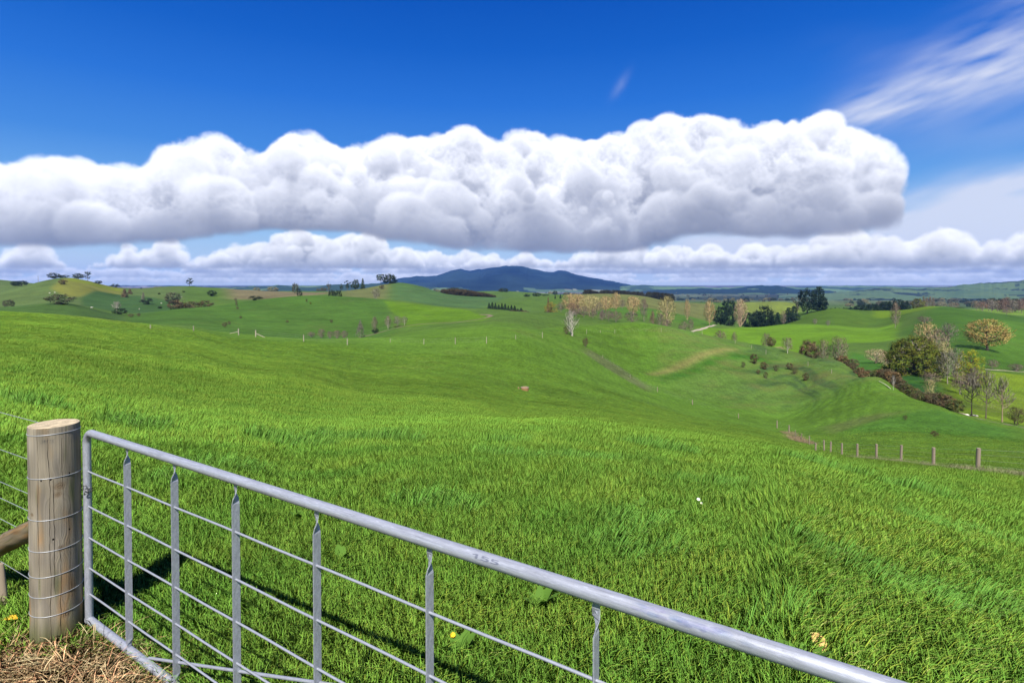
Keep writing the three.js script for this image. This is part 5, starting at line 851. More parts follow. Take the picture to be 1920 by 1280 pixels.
// ------------------------------------------------------------------ fences of posts
const postGeo = (() => { const g = new THREE.CylinderGeometry(0.5, 0.52, 1, 10, 3); const p = g.attributes.position, r = rng(5); for (let i = 0; i < p.count; i++) { const a = Math.atan2(p.getZ(i), p.getX(i)); const k = 1 + 0.05 * Math.sin(a * 3 + p.getY(i) * 2); p.setX(i, p.getX(i) * k); p.setZ(i, p.getZ(i) * k); } g.translate(0, 0.5, 0); g.computeVertexNormals(); return g; })();
const POSTM = { grey: matOf(0.22, 0.175, 0.125), pale: matOf(0.30, 0.265, 0.20), white: matOf(0.72, 0.70, 0.62) };
const wireMat = new THREE.MeshStandardMaterial({ color: rgb(0.42, 0.44, 0.46), metalness: 0.6, roughness: 0.5 });
function wireGeo(a, b, r, sag = 0) { const n = sag ? 8 : 2, pts = []; for (let i = 0; i <= n; i++) { const t = i / n; pts.push(new THREE.Vector3().lerpVectors(a, b, t).add(new THREE.Vector3(0, -sag * 4 * t * (1 - t), 0))); } return new THREE.TubeGeometry(new THREE.CatmullRomCurve3(pts), n, r, 5); }
function fence(label, posts, mat, o = {}) {                   // posts: [px, base row, top row, width in metres]
  const g = new THREE.Group(), tops = [];
  for (const [px, base, top, w] of posts) {
    const p = groundAt(px, base, o.from ?? 60), z = -p.z, h = (base - top) * z / F, m = part('post', postGeo, mat, g); m.position.copy(p).setY(p.y - 0.15); m.scale.set(w, h + 0.15, w); m.rotation.set((mr() - 0.5) * 0.05, mr() * 6, (mr() - 0.5) * 0.07);
    tops.push([p, h]);
  }
  for (let i = 0; i + 1 < tops.length; i++) { if (o.skip?.includes(i)) continue; for (const f of o.wires ?? [0.9, 0.6, 0.3]) part('wire', wireGeo(tops[i][0].clone().setY(tops[i][0].y + tops[i][1] * f), tops[i + 1][0].clone().setY(tops[i + 1][0].y + tops[i + 1][1] * f), 0.0028), wireMat, g); }
  for (const [i, dx, dz, f] of o.stays ?? []) { const [p, h] = tops[i], e = new THREE.Vector3(p.x + dx, 0, p.z + dz); e.y = height(e.x, e.z) + 0.05; part('stay', new THREE.TubeGeometry(new THREE.LineCurve3(p.clone().setY(p.y + h * f), e), 1, 0.06, 6), mat, g); }
  return add(g, 'fence', label, 'fence');
}
fence('fence of grey-brown round posts crossing the gully floor at right', [[1457.5, 802.5, 788, 0.2], [1480, 811.5, 797, 0.22], [1491.6, 821, 806, 0.10], [1503, 827.5, 812.5, 0.11], [1518, 834, 817, 0.14], [1530, 845, 830, 0.16], [1545.8, 845.5, 825, 0.16], [1558, 848.5, 827.5, 0.16], [1578.9, 853.5, 830.6, 0.17], [1608, 856.5, 831.7, 0.17], [1644, 860.5, 832, 0.17], [1690, 865, 834, 0.18], [1750.7, 874.5, 838.4, 0.19], [1834, 881, 839.5, 0.20], [1985, 897, 845, 0.2]], POSTM.grey, { from: 26, wires: [0.92, 0.7, 0.45, 0.22] });
fence('sparse short posts climbing the gully toward the lone brown bush', [[1385, 784, 775, 0.16], [1298.5, 758.5, 749, 0.2], [1233, 734.5, 725, 0.15], [1182, 709, 702, 0.08], [1130, 671, 665, 0.08]], POSTM.grey, { from: 95 });
fence('pale thin posts along the crest of the near pasture', [[281.5, 616.5, 608.5, 0.12], [362.5, 620.5, 611, 0.14], [446.9, 628, 616, 0.2], [479, 631.5, 619, 0.2], [569, 640, 627.5, 0.16], [651, 646.5, 634, 0.17], [731.5, 642, 634.5, 0.1], [794.5, 645.5, 635, 0.11], [853.5, 645, 632.5, 0.12], [912, 643.5, 631, 0.13], [967, 636, 627.5, 0.1], [1017, 633.5, 622.5, 0.13]], POSTM.pale, { from: 40, skip: [2], stays: [[2, -1.5, 0.2, 0.55], [3, 1.7, 0.1, 0.55]] });
fence('tiny pale posts strung across the knoll right of the white-stemmed tree', [[1100, 626, 617, 0.08], [1126, 623.5, 619, 0.12], [1153, 625, 617.5, 0.09], [1240, 622, 614, 0.09], [1317, 627.5, 620, 0.1]], POSTM.pale, { from: 100 });
fence('tiny pale posts along the crest of the spur', [[1379, 644, 637.5, 0.1], [1409.5, 653.5, 647, 0.1], [1436.5, 664, 655.5, 0.11], [1515.5, 686, 677.5, 0.11], [1560, 700, 692, 0.09]], POSTM.pale, { from: 120 });

// ------------------------------------------------------------------ small things in the fields
{
  // low round concrete trough
  const p = groundAt(984, 731.5, 40), g = new THREE.Group(), k = 0.54, pr = [[0, 0.02], [k * 0.92, 0.02], [k * 0.96, 0], [k, 0.02], [k * 1.02, 0.40], [k * 1.0, 0.44], [k * 0.93, 0.44], [k * 0.9, 0.41], [k * 0.88, 0.30], [0, 0.30]].map(([a, b]) => new THREE.Vector2(a, b));
  part('wall', new THREE.LatheGeometry(pr, 28), new THREE.MeshStandardMaterial({ color: rgb(0.23, 0.125, 0.05), roughness: 0.9 }), g);
  part('rim', new THREE.TorusGeometry(k * 0.965, 0.035, 8, 28).rotateX(Math.PI / 2).translate(0, 0.445, 0), matOf(0.27, 0.22, 0.19), g);
  part('water', new THREE.CircleGeometry(k * 0.89, 24).rotateX(-Math.PI / 2).translate(0, 0.34, 0), new THREE.MeshStandardMaterial({ color: rgb(0.05, 0.055, 0.06), roughness: 0.08 }), g);
  part('valve_box', new THREE.CylinderGeometry(0.1, 0.13, 0.5, 8).translate(-0.86, 0.22, 0.05), matOf(0.28, 0.17, 0.09), g);
  g.position.copy(p).y -= 0.04; add(g, 'water_trough', 'low round orange-brown water trough alone in the middle of the pasture', 'water trough');
}
{
  const body = new THREE.SphereGeometry(0.5, 12, 9).scale(1.15, 0.68, 0.62).translate(0, 0.78, 0), head = merge([new THREE.SphereGeometry(0.16, 8, 6).scale(1.5, 1, 0.9).translate(0.74, 0.86, 0), new THREE.SphereGeometry(0.07, 6, 5).scale(0.6, 0.6, 2.6).translate(0.66, 0.97, 0)]), leg = new THREE.CylinderGeometry(0.05, 0.04, 0.5, 6).translate(0, 0.25, 0), wool = matOf(0.50, 0.47, 0.40), dark = matOf(0.42, 0.38, 0.32);
  [[339.5, 558, 'white sheep grazing above the gorse scrub on the left', 0.3], [260.5, 580.5, 'white sheep lower down by the dark willow bush', 2.4], [302, 569.5, 'white sheep near the dark round bush below the skyline pine', 4], [92, 550.5, 'left one of two white sheep above the broad grey-green tree', 0.1], [102, 549.5, 'right one of two white sheep above the broad grey-green tree', 3.2], [171, 578.5, 'pale sheep beside the corner of the dark green paddock', 1]].forEach(([px, py, l, t]) => {
    const g = new THREE.Group(); part('body', body, wool, g); part('head', head, dark, g); for (const [x, z] of [[0.34, 0.17], [0.34, -0.17], [-0.34, 0.17], [-0.34, -0.17]]) { const m = part('leg', leg, dark, g); m.position.set(x, 0, z); }
    const p = groundAt(px, py, 150); g.position.copy(p); g.rotation.y = t; g.scale.setScalar(1.1); add(g, 'sheep', l, 'sheep');
  });
}
{
  // small white farm building on the shoulder of the knoll, and a tall pole behind the middle hill
  const z = 900, p = groundZ(796.5, z), g = new THREE.Group(), w = 2.6;
  const sh = new THREE.Shape([new THREE.Vector2(-w / 2, 0), new THREE.Vector2(w / 2, 0), new THREE.Vector2(w / 2, 1.5), new THREE.Vector2(0, 2.15), new THREE.Vector2(-w / 2, 1.5)]);
  part('wall', new THREE.ExtrudeGeometry(sh, { depth: 2.2, bevelEnabled: false }), matOf(0.8, 0.8, 0.78), g);
  const rf = new THREE.BoxGeometry(1.6, 0.06, 2.5); for (const s of [-1, 1]) { const m = part('roof', rf, matOf(0.62, 0.64, 0.66), g); m.position.set(s * 0.68, 1.90, 1.1); m.rotation.z = -s * 0.463; }
  part('door', new THREE.BoxGeometry(0.7, 1.2, 0.04).translate(0, 0.6, 2.22), matOf(0.3, 0.3, 0.3), g);
  g.position.copy(p).y = toWorld(796.5, 542.6, z).y - 0.3; g.rotation.y = 0.3; add(g, 'shed', 'small white shed on the shoulder right of the knoll', 'shed');
  for (const [px, top, zz, l] of [[615, 527.5, 800, 'tall thin power pole left of the pine grove'], [71, 516.5, 680, 'thin mast on the ridge left of the hilltop trees']]) {
    const q = groundZ(px, zz), h = toWorld(px, top, zz).y - q.y, gg = new THREE.Group(); part('pole', new THREE.CylinderGeometry(0.16, 0.22, h + 1, 7).translate(0, h / 2 - 0.5, 0), matOf(0.16, 0.14, 0.13), gg);
    if (px > 100) part('crossarm', new THREE.BoxGeometry(2.6, 0.16, 0.16).translate(0, h - 0.7, 0), matOf(0.16, 0.14, 0.13), gg);
    gg.position.copy(q); add(gg, 'power_pole', l, 'power pole');
  }
  const rock = (s) => { const gg = new THREE.IcosahedronGeometry(0.5, 2), a = gg.attributes.position; for (let i = 0; i < a.count; i++) { const k = 1 + 0.4 * noise(a.getX(i) * 2 + s, a.getY(i) * 2, a.getZ(i) * 2); a.setXYZ(i, a.getX(i) * k, a.getY(i) * k * 0.6, a.getZ(i) * k); } gg.computeVertexNormals(); return gg; }, rg = [rock(1), rock(5), rock(9)], rm = [matOf(0.55, 0.5, 0.45), matOf(0.06, 0.055, 0.05), matOf(0.45, 0.4, 0.34)];
  [[1797, 766], [1803, 767], [1809, 769], [1815, 769.5], [1822, 771], [1832, 771.5]].forEach(([px, py], i) => { const zz = 121 + i * 0.4, q = groundZ(px, zz), m = new THREE.Mesh(rg[i % 3], rm[i % 3]); m.position.copy(q).y += 0.1; m.scale.set(1.3, 0.7, 0.8); m.rotation.y = i; add(m, 'rock', ORD[i] + (i % 3 === 1 ? ' rock from the left in the streamside row, dark' : ' rock from the left in the streamside row, pale'), 'rock', i % 3 === 1 ? 'dark rocks by the stream' : 'pale rocks by the stream'); });
  // fallen pale log beside the dead tree
  const a = groundAt(1649, 716.5, 80), b = groundAt(1671, 730, 80); a.y += 0.25; b.y += 0.15; add(new THREE.Mesh(new THREE.TubeGeometry(new THREE.CatmullRomCurve3([a, a.clone().lerp(b, 0.5).add(new THREE.Vector3(0, 0.15, 0)), b]), 6, 0.07, 6), matOf(0.45, 0.40, 0.31)), 'fallen_log', 'pale fallen log left of the white forked dead tree', 'log');
}

// ------------------------------------------------------------------ the gate: galvanised pipe, twisted flat stays, thin rods
const GS = new THREE.Vector2((160 - 960) / F * 3.55, 3.55), GD = new THREE.Vector2(1595, -F).normalize();   // start and direction on plan (x, distance)
function gateS(px) { const m = (px - 960) / F; return (m * GS.y - GS.x) / (GD.x - m * GD.y); }
function gateP(px, py) { const s = gateS(px), z = GS.y + s * GD.y, d = rayDir(px, py), t = z / -d[2]; return [s, EYE + d[1] * t]; }
const gateAt = (s, y, off = 0) => new THREE.Vector3(GS.x + s * GD.x + off * GD.y, y, -(GS.y + s * GD.y) + off * GD.x);   // off: towards the camera
const lineYS = (a, b) => { const [s0, y0] = gateP(...a), [s1, y1] = gateP(...b); return (s) => y0 + (y1 - y0) * (s - s0) / (s1 - s0); };
const topY = lineYS([231.7, 833], [1516.7, 1240]), botY = lineYS([160.3, 1162.7], [296.8, 1266.6]);
const GL = 4.7, S0 = gateS(158), PR = 0.0225;
// pipe along points, u along in metres, v round from straight up
function pipe(pts, r, sides = 20, closed = false) {
  const pos = [], nor = [], uv = [], idx = []; let run = 0; const up = new THREE.Vector3(0, 1, 0), T = new THREE.Vector3(), A = new THREE.Vector3(), B = new THREE.Vector3(), side = new THREE.Vector3(GD.y, 0, GD.x);
  for (let i = 0; i < pts.length; i++) {
    if (i) run += pts[i].distanceTo(pts[i - 1]);
    T.subVectors(pts[Math.min(pts.length - 1, i + 1)], pts[Math.max(0, i - 1)]).normalize(); A.copy(side).addScaledVector(T, -side.dot(T)).normalize(); B.crossVectors(A, T);
    const rr = typeof r === 'function' ? r(i / (pts.length - 1)) : r;
    for (let k = 0; k <= sides; k++) { const a = k / sides * 2 * Math.PI, nx = A.x * Math.sin(a) + B.x * Math.cos(a), ny = A.y * Math.sin(a) + B.y * Math.cos(a), nz = A.z * Math.sin(a) + B.z * Math.cos(a); pos.push(pts[i].x + nx * rr, pts[i].y + ny * rr, pts[i].z + nz * rr); nor.push(nx, ny, nz); uv.push(run, k / sides); }
    if (i) for (let k = 0; k < sides; k++) { const q = (i - 1) * (sides + 1) + k, p = q + sides + 1; idx.push(q, q + 1, p, q + 1, p + 1, p); }
  }
  const g = new THREE.BufferGeometry(); g.setAttribute('position', new THREE.Float32BufferAttribute(pos, 3)); g.setAttribute('normal', new THREE.Float32BufferAttribute(nor, 3)); g.setAttribute('uv', new THREE.Float32BufferAttribute(uv, 2)); g.setIndex(idx); return g;
}
function zincTexture(w, h, mark) {
  const cv = document.createElement('canvas'); cv.width = w; cv.height = h; const ctx = cv.getContext('2d'), im = ctx.createImageData(w, h), r = rng(71);
  for (let y = 0; y < h; y++) for (let x = 0; x < w; x++) {
    const u = x / w * 16, v = y / h * 16, n = 0.55 * noise(u * 2, v, 1.3) + 0.4 * noise(u * 6, v * 2, 4.3) + 0.35 * noise(u * 18, v * 4, 7.7), fl = noise(u * 11, v * 3, 2.9);
    let k = 0.80 + 0.13 * n; if (fl > 0.38) k += 0.07 * Math.min(1, (fl - 0.38) * 8); const st = noise(u * 3.1, v * 1.4, 9.5); if (st > 0.36) k -= 0.09 * Math.min(1, (st - 0.36) * 7) * (0.5 + noise(u * 30, v * 9, 3) * 0.9);
    const i = (y * w + x) * 4; im.data[i] = 255 * clamp(k * 0.985, 0, 1); im.data[i + 1] = 255 * clamp(k, 0, 1); im.data[i + 2] = 255 * clamp(k * 1.035, 0, 1); im.data[i + 3] = 255;
  }
  ctx.putImageData(im, 0, 0); if (mark) mark(ctx, w, h);
  const t = new THREE.CanvasTexture(cv); t.wrapS = t.wrapT = THREE.RepeatWrapping; t.colorSpace = THREE.SRGBColorSpace; return t;
}
const zincTile = zincTexture(1024, 256), zincRail = zincTexture(2048, 256, (ctx, w, h) => {
  ctx.save(); ctx.fillStyle = 'rgba(80,85,105,0.45)'; ctx.font = 'bold 30px sans-serif';
  const s = gateS(878) - S0; ctx.translate(s / GL * w, h * (1 - 0.155)); ctx.scale(1, -1.2); ctx.fillText('155', -22, 12); ctx.restore();
  const r = rng(8); for (let i = 0; i < 60; i++) { ctx.fillStyle = `rgba(${90 + 40 * r()},${95 + 40 * r()},${150 + 30 * r()},${0.05 + 0.10 * r()})`; ctx.beginPath(); ctx.ellipse((gateS(1240 + 130 * (r() + r() - 1)) - S0) / GL * w, h * (0.93 - 0.14 * r()), 3 + 9 * r(), 4 + 9 * r(), 0, 0, 7); ctx.fill(); }
});
zincRail.repeat.set(1 / GL, 1);
const zincMat = (map) => new THREE.MeshStandardMaterial({ color: rgb(0.50, 0.512, 0.54), map, metalness: 0.30, roughness: 0.48, bumpMap: zincTile, bumpScale: 0.0006 });
const zinc = zincMat(zincTile), zincTop = zincMat(zincRail);
{
  const gate = new THREE.Group(), bend = 0.075;
  const arc = (s, y, a0, n = 9, dir = 1) => { const o = []; for (let i = 0; i <= n; i++) { const a = a0 * (i / n); o.push([s + dir * bend * (1 - Math.cos(a)), y - bend + bend * Math.sin(a)]); } return o; };
  const top0 = topY(S0 + bend) , left = [[S0, botY(S0) - 0.005], [S0, botY(S0) + 0.3], [S0, botY(S0) + 0.6], ...arc(S0, top0, Math.PI / 2)];
  part('end_upright', pipe(left.slice(0, -1).map(([s, y]) => gateAt(s, y)).concat([gateAt(S0 + bend, top0)]), PR), zinc, gate);
  const rail = []; for (let i = 0; i <= 60; i++) { const s = lerp(S0 + bend, S0 + GL, i / 60); rail.push(gateAt(s, topY(s))); } part('top_rail', pipe(rail, PR, 26), zincTop, gate);
  const br = []; for (let i = 0; i <= 40; i++) { const s = lerp(S0 - 0.02, S0 + GL, i / 40); br.push(gateAt(s, botY(s))); } part('bottom_rail', pipe(br, PR, 22), zinc, gate);
  part('end_upright', pipe([gateAt(S0 + GL, botY(S0 + GL)), gateAt(S0 + GL, topY(S0 + GL))], PR), zinc, gate);
  // weld collar where the bottom rail meets the upright
  part('weld', new THREE.SphereGeometry(PR * 1.16, 14, 10).translate(...gateAt(S0, botY(S0)).toArray()), zinc, gate);
  const fr = [1113, 1065, 1008, 949, 883].map((y) => { const [s, yy] = gateP(160, y); return (yy - botY(s)) / (topY(s) - botY(s)); });
  fr.forEach((f, k) => { const pts = []; for (let i = 0; i <= 24; i++) { const s = lerp(S0 + PR * 0.7, S0 + GL - PR, i / 24); pts.push(gateAt(s, lerp(botY(s), topY(s), f) + 0.0015 * Math.sin(i * 1.3 + k), 0.002)); } part('rod', pipe(pts, 0.0052, 8), zinc, gate); });
  // flat stays, twisted a quarter turn at each end
  const stayPx = [[233.5, 1], [322.5, 1], [437.5, 1], [590.5, 1], [803.8, 1], [1119.5, 1]], ss = stayPx.map(([p]) => gateS(p)); ss.push(ss[5] + (ss[5] - ss[4]) * 1.05, ss[5] + (ss[5] - ss[4]) * 2.1);
  ss.forEach((s, n) => {
    if (s > S0 + GL - 0.1) return;
    const y0 = botY(s) + PR * 0.6, y1 = topY(s) - PR * 0.6, W = 0.0185, TH = 0.0022, N = 46, pos = [], idx = [], uvs = [];
    for (let i = 0; i <= N; i++) {
      const t = i / N, y = lerp(y0, y1, t), e = (y1 - y) / 0.105, e2 = (y - y0) / 0.05, q = Math.PI / 2 * sstep(0.15, 1, e) * (n % 2 ? 0.97 : 1) * sstep(-0.5, 1, e2), w = W * (1 - 0.45 * (1 - sstep(0, 0.7, e))) * (1 - 0.25 * (1 - sstep(0, 0.8, e2))), ca = Math.cos(q), sa = Math.sin(q);
      for (const [a, b] of [[-w, -TH], [w, -TH], [w, TH], [-w, TH]]) { const ls = a * ca - b * sa, off = a * sa + b * ca, p = gateAt(s + ls, y, off); pos.push(p.x, p.y, p.z); uvs.push(y * 1.3 + n * 0.37, (a + b) * 6); }
      if (i) for (let k = 0; k < 4; k++) { const A = (i - 1) * 4 + k, B = (i - 1) * 4 + (k + 1) % 4; idx.push(A, B, A + 4, B, B + 4, A + 4); }
    }
    const g0 = new THREE.BufferGeometry(); g0.setAttribute('position', new THREE.Float32BufferAttribute(pos, 3)); g0.setAttribute('uv', new THREE.Float32BufferAttribute(uvs, 2)); g0.setIndex(idx); const g = g0.toNonIndexed(); g.computeVertexNormals(); part('stay', g, zinc, gate);
  });
  // long diagonal brace rod on the far side
  const [sa, ya] = gateP(266, 1235.5), [sb, yb] = gateP(560, 1279), sl = (yb - ya) / (sb - sa), se = sa + (topY(sa) - ya) / (sl + 0.01) * 0.98; part('brace_rod', pipe([gateAt(sa, ya, -0.012), gateAt(lerp(sa, se, 0.5), lerp(ya, ya + sl * (se - sa), 0.5), -0.012), gateAt(se, ya + sl * (se - sa), -0.012)], 0.0075, 8), zinc, gate);
  // chain link fastening on the upright
  const dark = new THREE.MeshStandardMaterial({ color: rgb(0.22, 0.22, 0.23), metalness: 0.7, roughness: 0.45 }), [sc, yc] = gateP(162, 917), ch = [];
  [[0, 0.016, 0.2, 0.2], [0.004, -0.012, 0.5, 1.4], [0.026, 0.0, 1.3, 0.3], [0.038, 0.006, 0.4, 0.8]].forEach(([a, b, rx, ry], i) => { const t = new THREE.TorusGeometry(0.011, 0.003, 7, 14).scale(1, 1.6, 1).rotateX(rx).rotateY(ry), p = gateAt(sc + a, yc + b, 0.024 - i * 0.004); ch.push(t.translate(p.x, p.y, p.z)); });
  part('chain', merge(ch), dark, gate);
  // strand of dry stalk looped over the bottom rail
  add(gate, 'farm_gate', 'galvanised pipe farm gate with thin rods and twisted flat stays in the foreground', 'gate');
}

// ------------------------------------------------------------------ strainer post with wire loops, brace and fence wires at left
{
  const PX = (96.5 - 960) / F * 3.5, PZ = -3.5, R0 = 0.131, gy = height(PX, PZ) - 0.03, TOPY = EYE - (795 - 535) / F * 3.5, H = TOPY - gy, post = new THREE.Group();
  post.position.set(PX, gy, PZ);
  const SEG = 64, ROW = 40, pos = [], uv = [], idx = [];
  const bulge = (a, y) => R0 * (1 + 0.018 * Math.sin(a * 2 + 0.7) + 0.012 * Math.sin(a * 3 + y * 1.5) + 0.006 * noise(Math.cos(a) * 2, y * 3, Math.sin(a) * 2)) * (y > H - 0.012 ? 0.985 : 1) * (1 + 0.02 * (1 - y / H));
  for (let j = 0; j <= ROW; j++) { const y = j === ROW ? H : (H - 0.012) * j / (ROW - 1); for (let i = 0; i <= SEG; i++) { const a = i / SEG * 2 * Math.PI, r = bulge(a, y); pos.push(Math.sin(a) * r, y, Math.cos(a) * r); uv.push(i / SEG, y / H); if (j && i < SEG) { const q = (j - 1) * (SEG + 1) + i, p = q + SEG + 1; } } }
  for (let j = 0; j < ROW; j++) for (let i = 0; i < SEG; i++) { const q = j * (SEG + 1) + i, p = q + SEG + 1; idx.push(q, q + 1, p, q + 1, p + 1, p); }
  const g = new THREE.BufferGeometry(); g.setAttribute('position', new THREE.Float32BufferAttribute(pos, 3)); g.setAttribute('uv', new THREE.Float32BufferAttribute(uv, 2)); g.setIndex(idx); g.computeVertexNormals();
  // weathered round timber: grain, drying cracks, knots, nail holes, green foot.  u = 0 faces the camera side (+z), right is +u
  const TW = 1024, TH = 1024, col = new Uint8Array(TW * TH * 4), bmp = new Uint8Array(TW * TH * 4);
  const cracks = [[0.005, 0.28, 1, 0.5, 1.1], [0.075, 0.0, 1.0, 0.8, 2.3], [0.10, 0.25, 0.78, 1.0, 3.9], [0.135, 0.02, 0.5, 0.9, 5.1], [0.155, 0.55, 1.0, 0.55, 6.7], [0.93, 0.3, 0.95, 0.6, 7.7], [0.87, 0.05, 0.6, 0.6, 8.8], [0.20, 0.1, 0.7, 0.5, 9.3], [0.4, 0, 1, 0.7, 10], [0.6, 0.1, 0.9, 0.7, 11]];
  const knots = [[0.135, 0.735, 0.030], [0.125, 0.70, 0.02], [0.14, 0.455, 0.020], [0.165, 0.155, 0.024], [0.955, 0.62, 0.012], [0.5, 0.5, 0.03]];
  const holes = [[0.085, 0.772, 0.0045], [0.20, 0.782, 0.004], [0.095, 0.505, 0.0042], [0.195, 0.53, 0.004], [0.03, 0.77, 0.0035]];
  for (let y = 0; y < TH; y++) for (let x = 0; x < TW; x++) {
    const u = x / TW, v = y / TH, U = u * 16; let wx = U; for (const [ku, kv, kr] of knots) { const dx = (u - ku) * 0.83, dy = (v - kv) * 1.3, q = Math.exp(-(dx * dx + dy * dy * 0.5) / (kr * kr * 3)); wx += q * 1.2 * Math.sign(dx || 1) * (1 - q); }
    const gr = 0.5 * noise(wx * 5, v * 3, 1.1) + 0.45 * noise(wx * 13, v * 5, 3.3) + 0.3 * noise(wx * 30, v * 9, 5.5), big = noise(U * 0.5, v * 4, 8.1) + 0.5 * noise(U, v * 9, 2.2), warm = noise(U * 0.6 + 3, v * 5 + 1, 6.2);
    let k = 0.62 + 0.09 * gr + 0.17 * big, r = k * 0.93, gC = k * 0.87, b = k * 0.75, hgt = 0.6 + 0.16 * gr;
    if (warm > 0.08) { const w = Math.min(1, (warm - 0.08) * 3); r = lerp(r, k * 1.06, w * 0.7); gC = lerp(gC, k * 0.84, w * 0.7); b = lerp(b, k * 0.58, w * 0.7); }
    const gy0 = noise(U * 0.8, v * 6, 4.4); if (gy0 > 0.1) { const w = Math.min(0.8, (gy0 - 0.1) * 3); r = lerp(r, k * 0.9, w); gC = lerp(gC, k * 0.85, w); b = lerp(b, k * 0.76, w); }
    const foot = sstep(0.20, 0.02, v + 0.05 * noise(U, v * 8, 1)); r = lerp(r, 0.40 * (0.8 + gr * 0.4), foot * 0.75); gC = lerp(gC, 0.42 * (0.8 + gr * 0.4), foot * 0.75); b = lerp(b, 0.23 * (0.8 + gr * 0.4), foot * 0.75);
    const moss = noise(U * 1.5, v * 5, 9.9) * (u > 0.14 && u < 0.3 ? 1.2 : 0.8); if (moss > 0.3) { const w = (moss - 0.3) * 1.3; r = lerp(r, 0.36, w); gC = lerp(gC, 0.40, w); b = lerp(b, 0.22, w); }
    for (const [ku, kv, kr] of knots) { const dx = (u - ku) * 0.83, dy = v - kv, d = Math.hypot(dx, dy * 1.35) / kr + 0.22 * noise(u * 90, v * 90, 3); if (d < 1.5) { const ring = 0.5 + 0.5 * Math.sin(d * 15), w = sstep(1.5, 0.2, d); r = lerp(r, 0.40 + 0.10 * ring, w * 0.7); gC = lerp(gC, 0.33 + 0.09 * ring, w * 0.7); b = lerp(b, 0.25 + 0.07 * ring, w * 0.7); hgt -= 0.2 * w * (0.5 + 0.5 * ring); } }
    for (const [cu, v0, v1, wd, s] of cracks) { if (v < v0 || v > v1) continue; const path = cu + 0.012 * noise(v * 5, s, 0.5) + 0.004 * noise(v * 24, s, 1.5), e = Math.min(v - v0, v1 - v) / 0.08, w = 0.0013 * wd * Math.min(1, e) * (0.7 + 0.6 * noise(v * 12, s, 4)), d = Math.abs(u - path); if (d < w * 2.2) { const q = sstep(w * 2.2, w * 0.5, d); r = lerp(r, 0.17, q); gC = lerp(gC, 0.13, q); b = lerp(b, 0.09, q); hgt -= 0.4 * q; } }
    for (const [hu, hv, hr] of holes) { const d = Math.hypot((u - hu) * 0.83, v - hv); if (d < hr * 1.4) { const q = sstep(hr * 1.4, hr * 0.6, d); r = lerp(r, 0.08, q); gC = lerp(gC, 0.06, q); b = lerp(b, 0.05, q); hgt -= 0.6 * q; } }
    if (v > 0.925 && v < 0.95 && u > 0.03 && u < 0.11) { const q = 0.5 * clamp(noise(u * 120, v * 60, 2) + 0.4, 0, 1) * sstep(0.925, 0.945, v); r = lerp(r, 0.22, q); gC = lerp(gC, 0.23, q); b = lerp(b, 0.25, q); }
    const i = (y * TW + x) * 4; col[i] = clamp(r, 0, 1) * 255; col[i + 1] = clamp(gC, 0, 1) * 255; col[i + 2] = clamp(b, 0, 1) * 255; col[i + 3] = 255; bmp[i] = bmp[i + 1] = bmp[i + 2] = clamp(hgt, 0, 1) * 255; bmp[i + 3] = 255;
  }
  const tex = (d, s) => { const t = new THREE.DataTexture(d, TW, TH); t.wrapS = THREE.RepeatWrapping; t.magFilter = THREE.LinearFilter; if (s) t.colorSpace = THREE.SRGBColorSpace; t.needsUpdate = true; return t; };
  part('post', g, new THREE.MeshPhysicalMaterial({ map: tex(col, true), bumpMap: tex(bmp, false), bumpScale: 0.007, roughness: 0.92, specularIntensity: 0.3, color: rgb(0.66, 0.67, 0.69) }), post);
  // sawn top
  const cap = [[0, H + 0.003, 0]], cuv = [0.5, 0.5], ci = [], CR = 8; for (let j = 1; j <= CR; j++) for (let i = 0; i < SEG; i++) { const a = i / SEG * 2 * Math.PI, r = bulge(a, H) * j / CR; cap.push([Math.sin(a) * r, H + (j === CR ? 0 : 0.003 + 0.002 * noise(Math.sin(a) * j * 0.7, Math.cos(a) * j * 0.7, 2)), Math.cos(a) * r]); cuv.push(0.5 + Math.sin(a) * j / CR * 0.48, 0.5 + Math.cos(a) * j / CR * 0.48); }
  for (let i = 0; i < SEG; i++) { ci.push(0, 1 + i, 1 + (i + 1) % SEG); for (let j = 1; j < CR; j++) { const a = 1 + (j - 1) * SEG + i, b = 1 + (j - 1) * SEG + (i + 1) % SEG; ci.push(a, a + SEG, b, b, a + SEG, b + SEG); } }
  const cg = new THREE.BufferGeometry(); cg.setAttribute('position', new THREE.Float32BufferAttribute(cap.flat(), 3)); cg.setAttribute('uv', new THREE.Float32BufferAttribute(cuv, 2)); cg.setIndex(ci); cg.computeVertexNormals();
  const endTex = tileTexture(512, (u, v) => { const dx = u - 0.52, dy = v - 0.49, d = Math.hypot(dx, dy), a = Math.atan2(dy, dx), n = noise(u * 9, v * 9, 3), ring = 0.5 + 0.5 * Math.sin(d * 120 + 2 * n), ray = noise(Math.cos(a) * 5, Math.sin(a) * 5, d * 6), saw = noise(u * 40 + v * 14, v * 3, 6), pale = clamp(0.5 + 1.2 * noise(u * 5, v * 5, 8), 0, 1); const k = 0.60 + 0.07 * ring + 0.10 * n + 0.05 * ray + 0.07 * saw + 0.16 * pale; return [k * 1.0, k * 0.91, k * 0.74]; });
  part('end_grain', cg, new THREE.MeshStandardMaterial({ map: endTex, roughness: 0.95, color: rgb(0.8, 0.8, 0.8) }), post);
  const rows = [[822, 808], [906, 888], [984.6, 964], [1042, 1022], [1091, 1069], [1133, 1105], [1170, 1142]];
